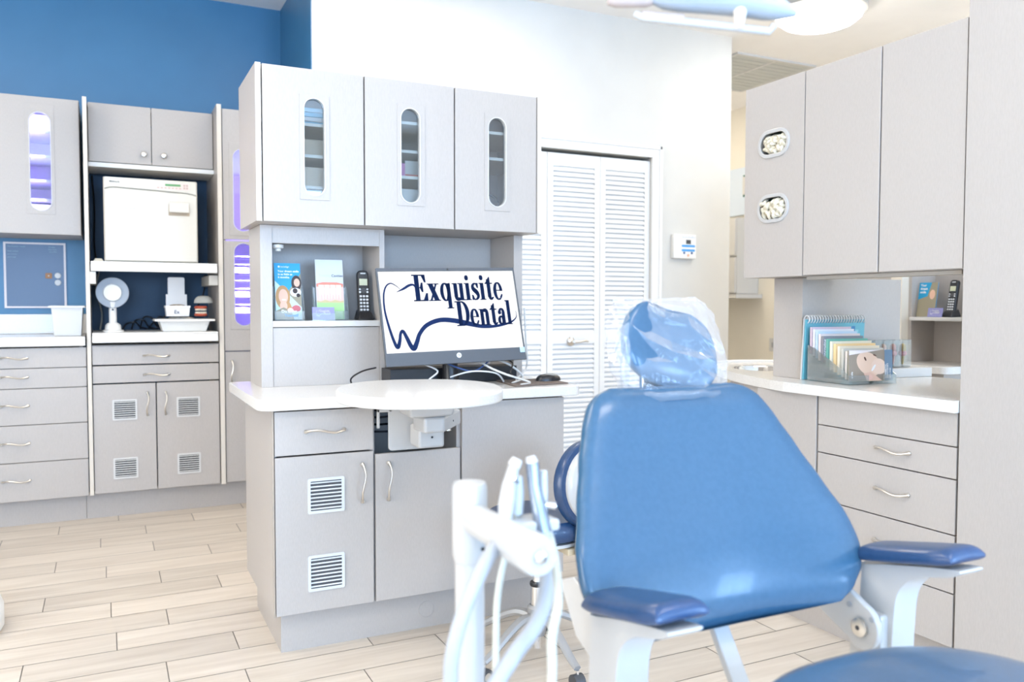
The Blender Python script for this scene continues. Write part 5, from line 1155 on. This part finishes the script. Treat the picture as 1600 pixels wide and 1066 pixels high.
def inst(name, label, pts, rs, m_, hose, hr, hm, tip=None):
    r_ = thing(name, pts[0], label, 'instrument')
    obj('handpiece', MB().tube(pts, rs, 14), m_, r_, smooth=True)
    if hose: obj('hose', MB().tube(cr_spline(hose, 7), hr, 12), hm, r_, smooth=True)
    if tip: obj('tip', MB().tube(tip[0], tip[1], 10), tip[2], r_, smooth=True)
STEELB = mat('blue_grey_metal', (.24, .275, .33), .25, .6)
inst('suction_handpiece', 'grey metal suction handpiece, upright with the thickest hose curving left', [(.552, 1.060, 1.022), (.553, 1.056, .99), (.556, 1.045, .955), (.558, 1.035, .925)], [.010, .009, .0115, .012], STEELB,
     [(.558, 1.035, .925), (.552, 1.01, .88), (.520, .975, .83), (.465, .952, .79), (.425, .945, .74), (.405, .945, .66), (.41, .96, .45), (.46, 1.02, .25), (.49, 1.10, .14)], .0115, TUBEG, ([(.552, 1.060, 1.022), (.550, 1.062, 1.031)], [.009, .007], WHITE))
inst('saliva_ejector', 'white saliva ejector handpiece at left of the clustered instruments', [(.527, 1.069, 1.018), (.521, 1.071, .99), (.514, 1.068, .962), (.508, 1.06, .935)], [.008, .0115, .012, .0095], WHITEM,
     [(.508, 1.06, .935), (.478, 1.02, .925), (.440, .985, .905), (.405, .965, .86), (.386, .958, .81), (.384, .96, .75), (.39, .97, .55), (.43, 1.03, .35), (.47, 1.10, .20)], .0100, TUBEG, ([(.527, 1.069, 1.018), (.532, 1.068, 1.028)], [.010, .008], WHITE))
inst('water_syringe', 'slim white syringe at right of the clustered instruments', [(.574, 1.067, 1.008), (.573, 1.066, .975), (.571, 1.064, .945)], [.006, .0075, .008], WHITEM,
     [(.571, 1.064, .945), (.560, 1.01, .905), (.530, .945, .885), (.508, .905, .87), (.497, .900, .83), (.496, .90, .76), (.49, .93, .50), (.48, 1.0, .30), (.48, 1.09, .15)], .0060, TUBEY, ([(.571, 1.055, .960), (.585, 1.050, .958)], [.005, .006], CHROME))
inst('air_handpiece', 'short chrome-collared handpiece in the middle of the instrument cluster', [(.540, 1.078, 1.0), (.540, 1.078, .975), (.537, 1.077, .945)], [.006, .008, .008], LGREY,
     [(.537, 1.077, .945), (.526, 1.085, .90), (.512, 1.09, .83), (.508, 1.09, .75), (.505, 1.085, .5), (.49, 1.09, .25), (.485, 1.10, .16)], .0052, TUBEY, ([(.528, 1.06, .995), (.520, 1.056, 1.003)], [.003, .003], CHROME))

# ------------------------------------------------------------------ overhead treatment light (lower edge in view)
ol = thing('treatment_light', (.84, 1.0, 1.68), 'pale white overhead dental light head hanging at the top edge', 'dental light')
PB = mat('pale_blue_plastic', (.36, .41, .47), .4); PK = mat('pinkish_plastic', (.46, .37, .33), .4)
def dirp(a, b, t): return tuple(a[i]+(b[i]-a[i])*t for i in range(3))
hd = MB(); A0, A1 = Vector((.745, 1.055, 1.713)), Vector((.945, .955, 1.690))
obj('head', MB().tube([A0+(A1-A0)*t+Vector((0, 0, .012*math.sin(t*PI))) for t in [k/10 for k in range(11)]], [.006, .020, .026, .028, .029, .029, .028, .027, .025, .018, .005], 20, flat=.8), PB, ol, smooth=True)
obj('handle', MB().tube([(.690, 1.082, 1.712), (.700, 1.077, 1.712), (.742, 1.055, 1.712), (.75, 1.05, 1.712)], [.008, .0115, .0115, .008], 16), PK, ol, smooth=True)
obj('lower_rail', MB().tube([(.725, 1.062, 1.690), (.735, 1.056, 1.684), (.80, 1.022, 1.676), (.88, .982, 1.666), (.905, .970, 1.663), (.912, .966, 1.672)], [.005, .006, .006, .006, .006, .005], 12), WHITEM, ol, smooth=True)
obj('rail_grip', MB().tube([(.735, 1.057, 1.687), (.79, 1.028, 1.681)], .0075, 12), PK, ol, smooth=True)
obj('yoke', MB().tube([(.860, .985, 1.665), (.862, .985, 1.69), (.868, .99, 1.74), (.87, .99, 1.90)], [.006, .010, .012, .014], 12), mat('yoke_cream', (.78, .68, .58), .4), ol, smooth=True)
obj('ceiling_arm', MB().tube([(.87, .99, 1.90), (.87, .99, 2.3), (.95, .75, 2.6), (1.0, .45, 2.8), (1.0, .45, 3.279)], .022, 14), WHITEM, ol, smooth=True)

# low white rounded pedestal cut by the left frame edge
tag(obj('pedestal_base', MB().lathe([(.19, .002), (.20, .02), (.20, .10), (.185, .14), (.14, .165), (.05, .172), (.01, .173)], (-.570, 3.688, 0), 'z', 40), WHITEB, smooth=True), 'low white rounded pedestal base on the floor at the left frame edge', 'pedestal')
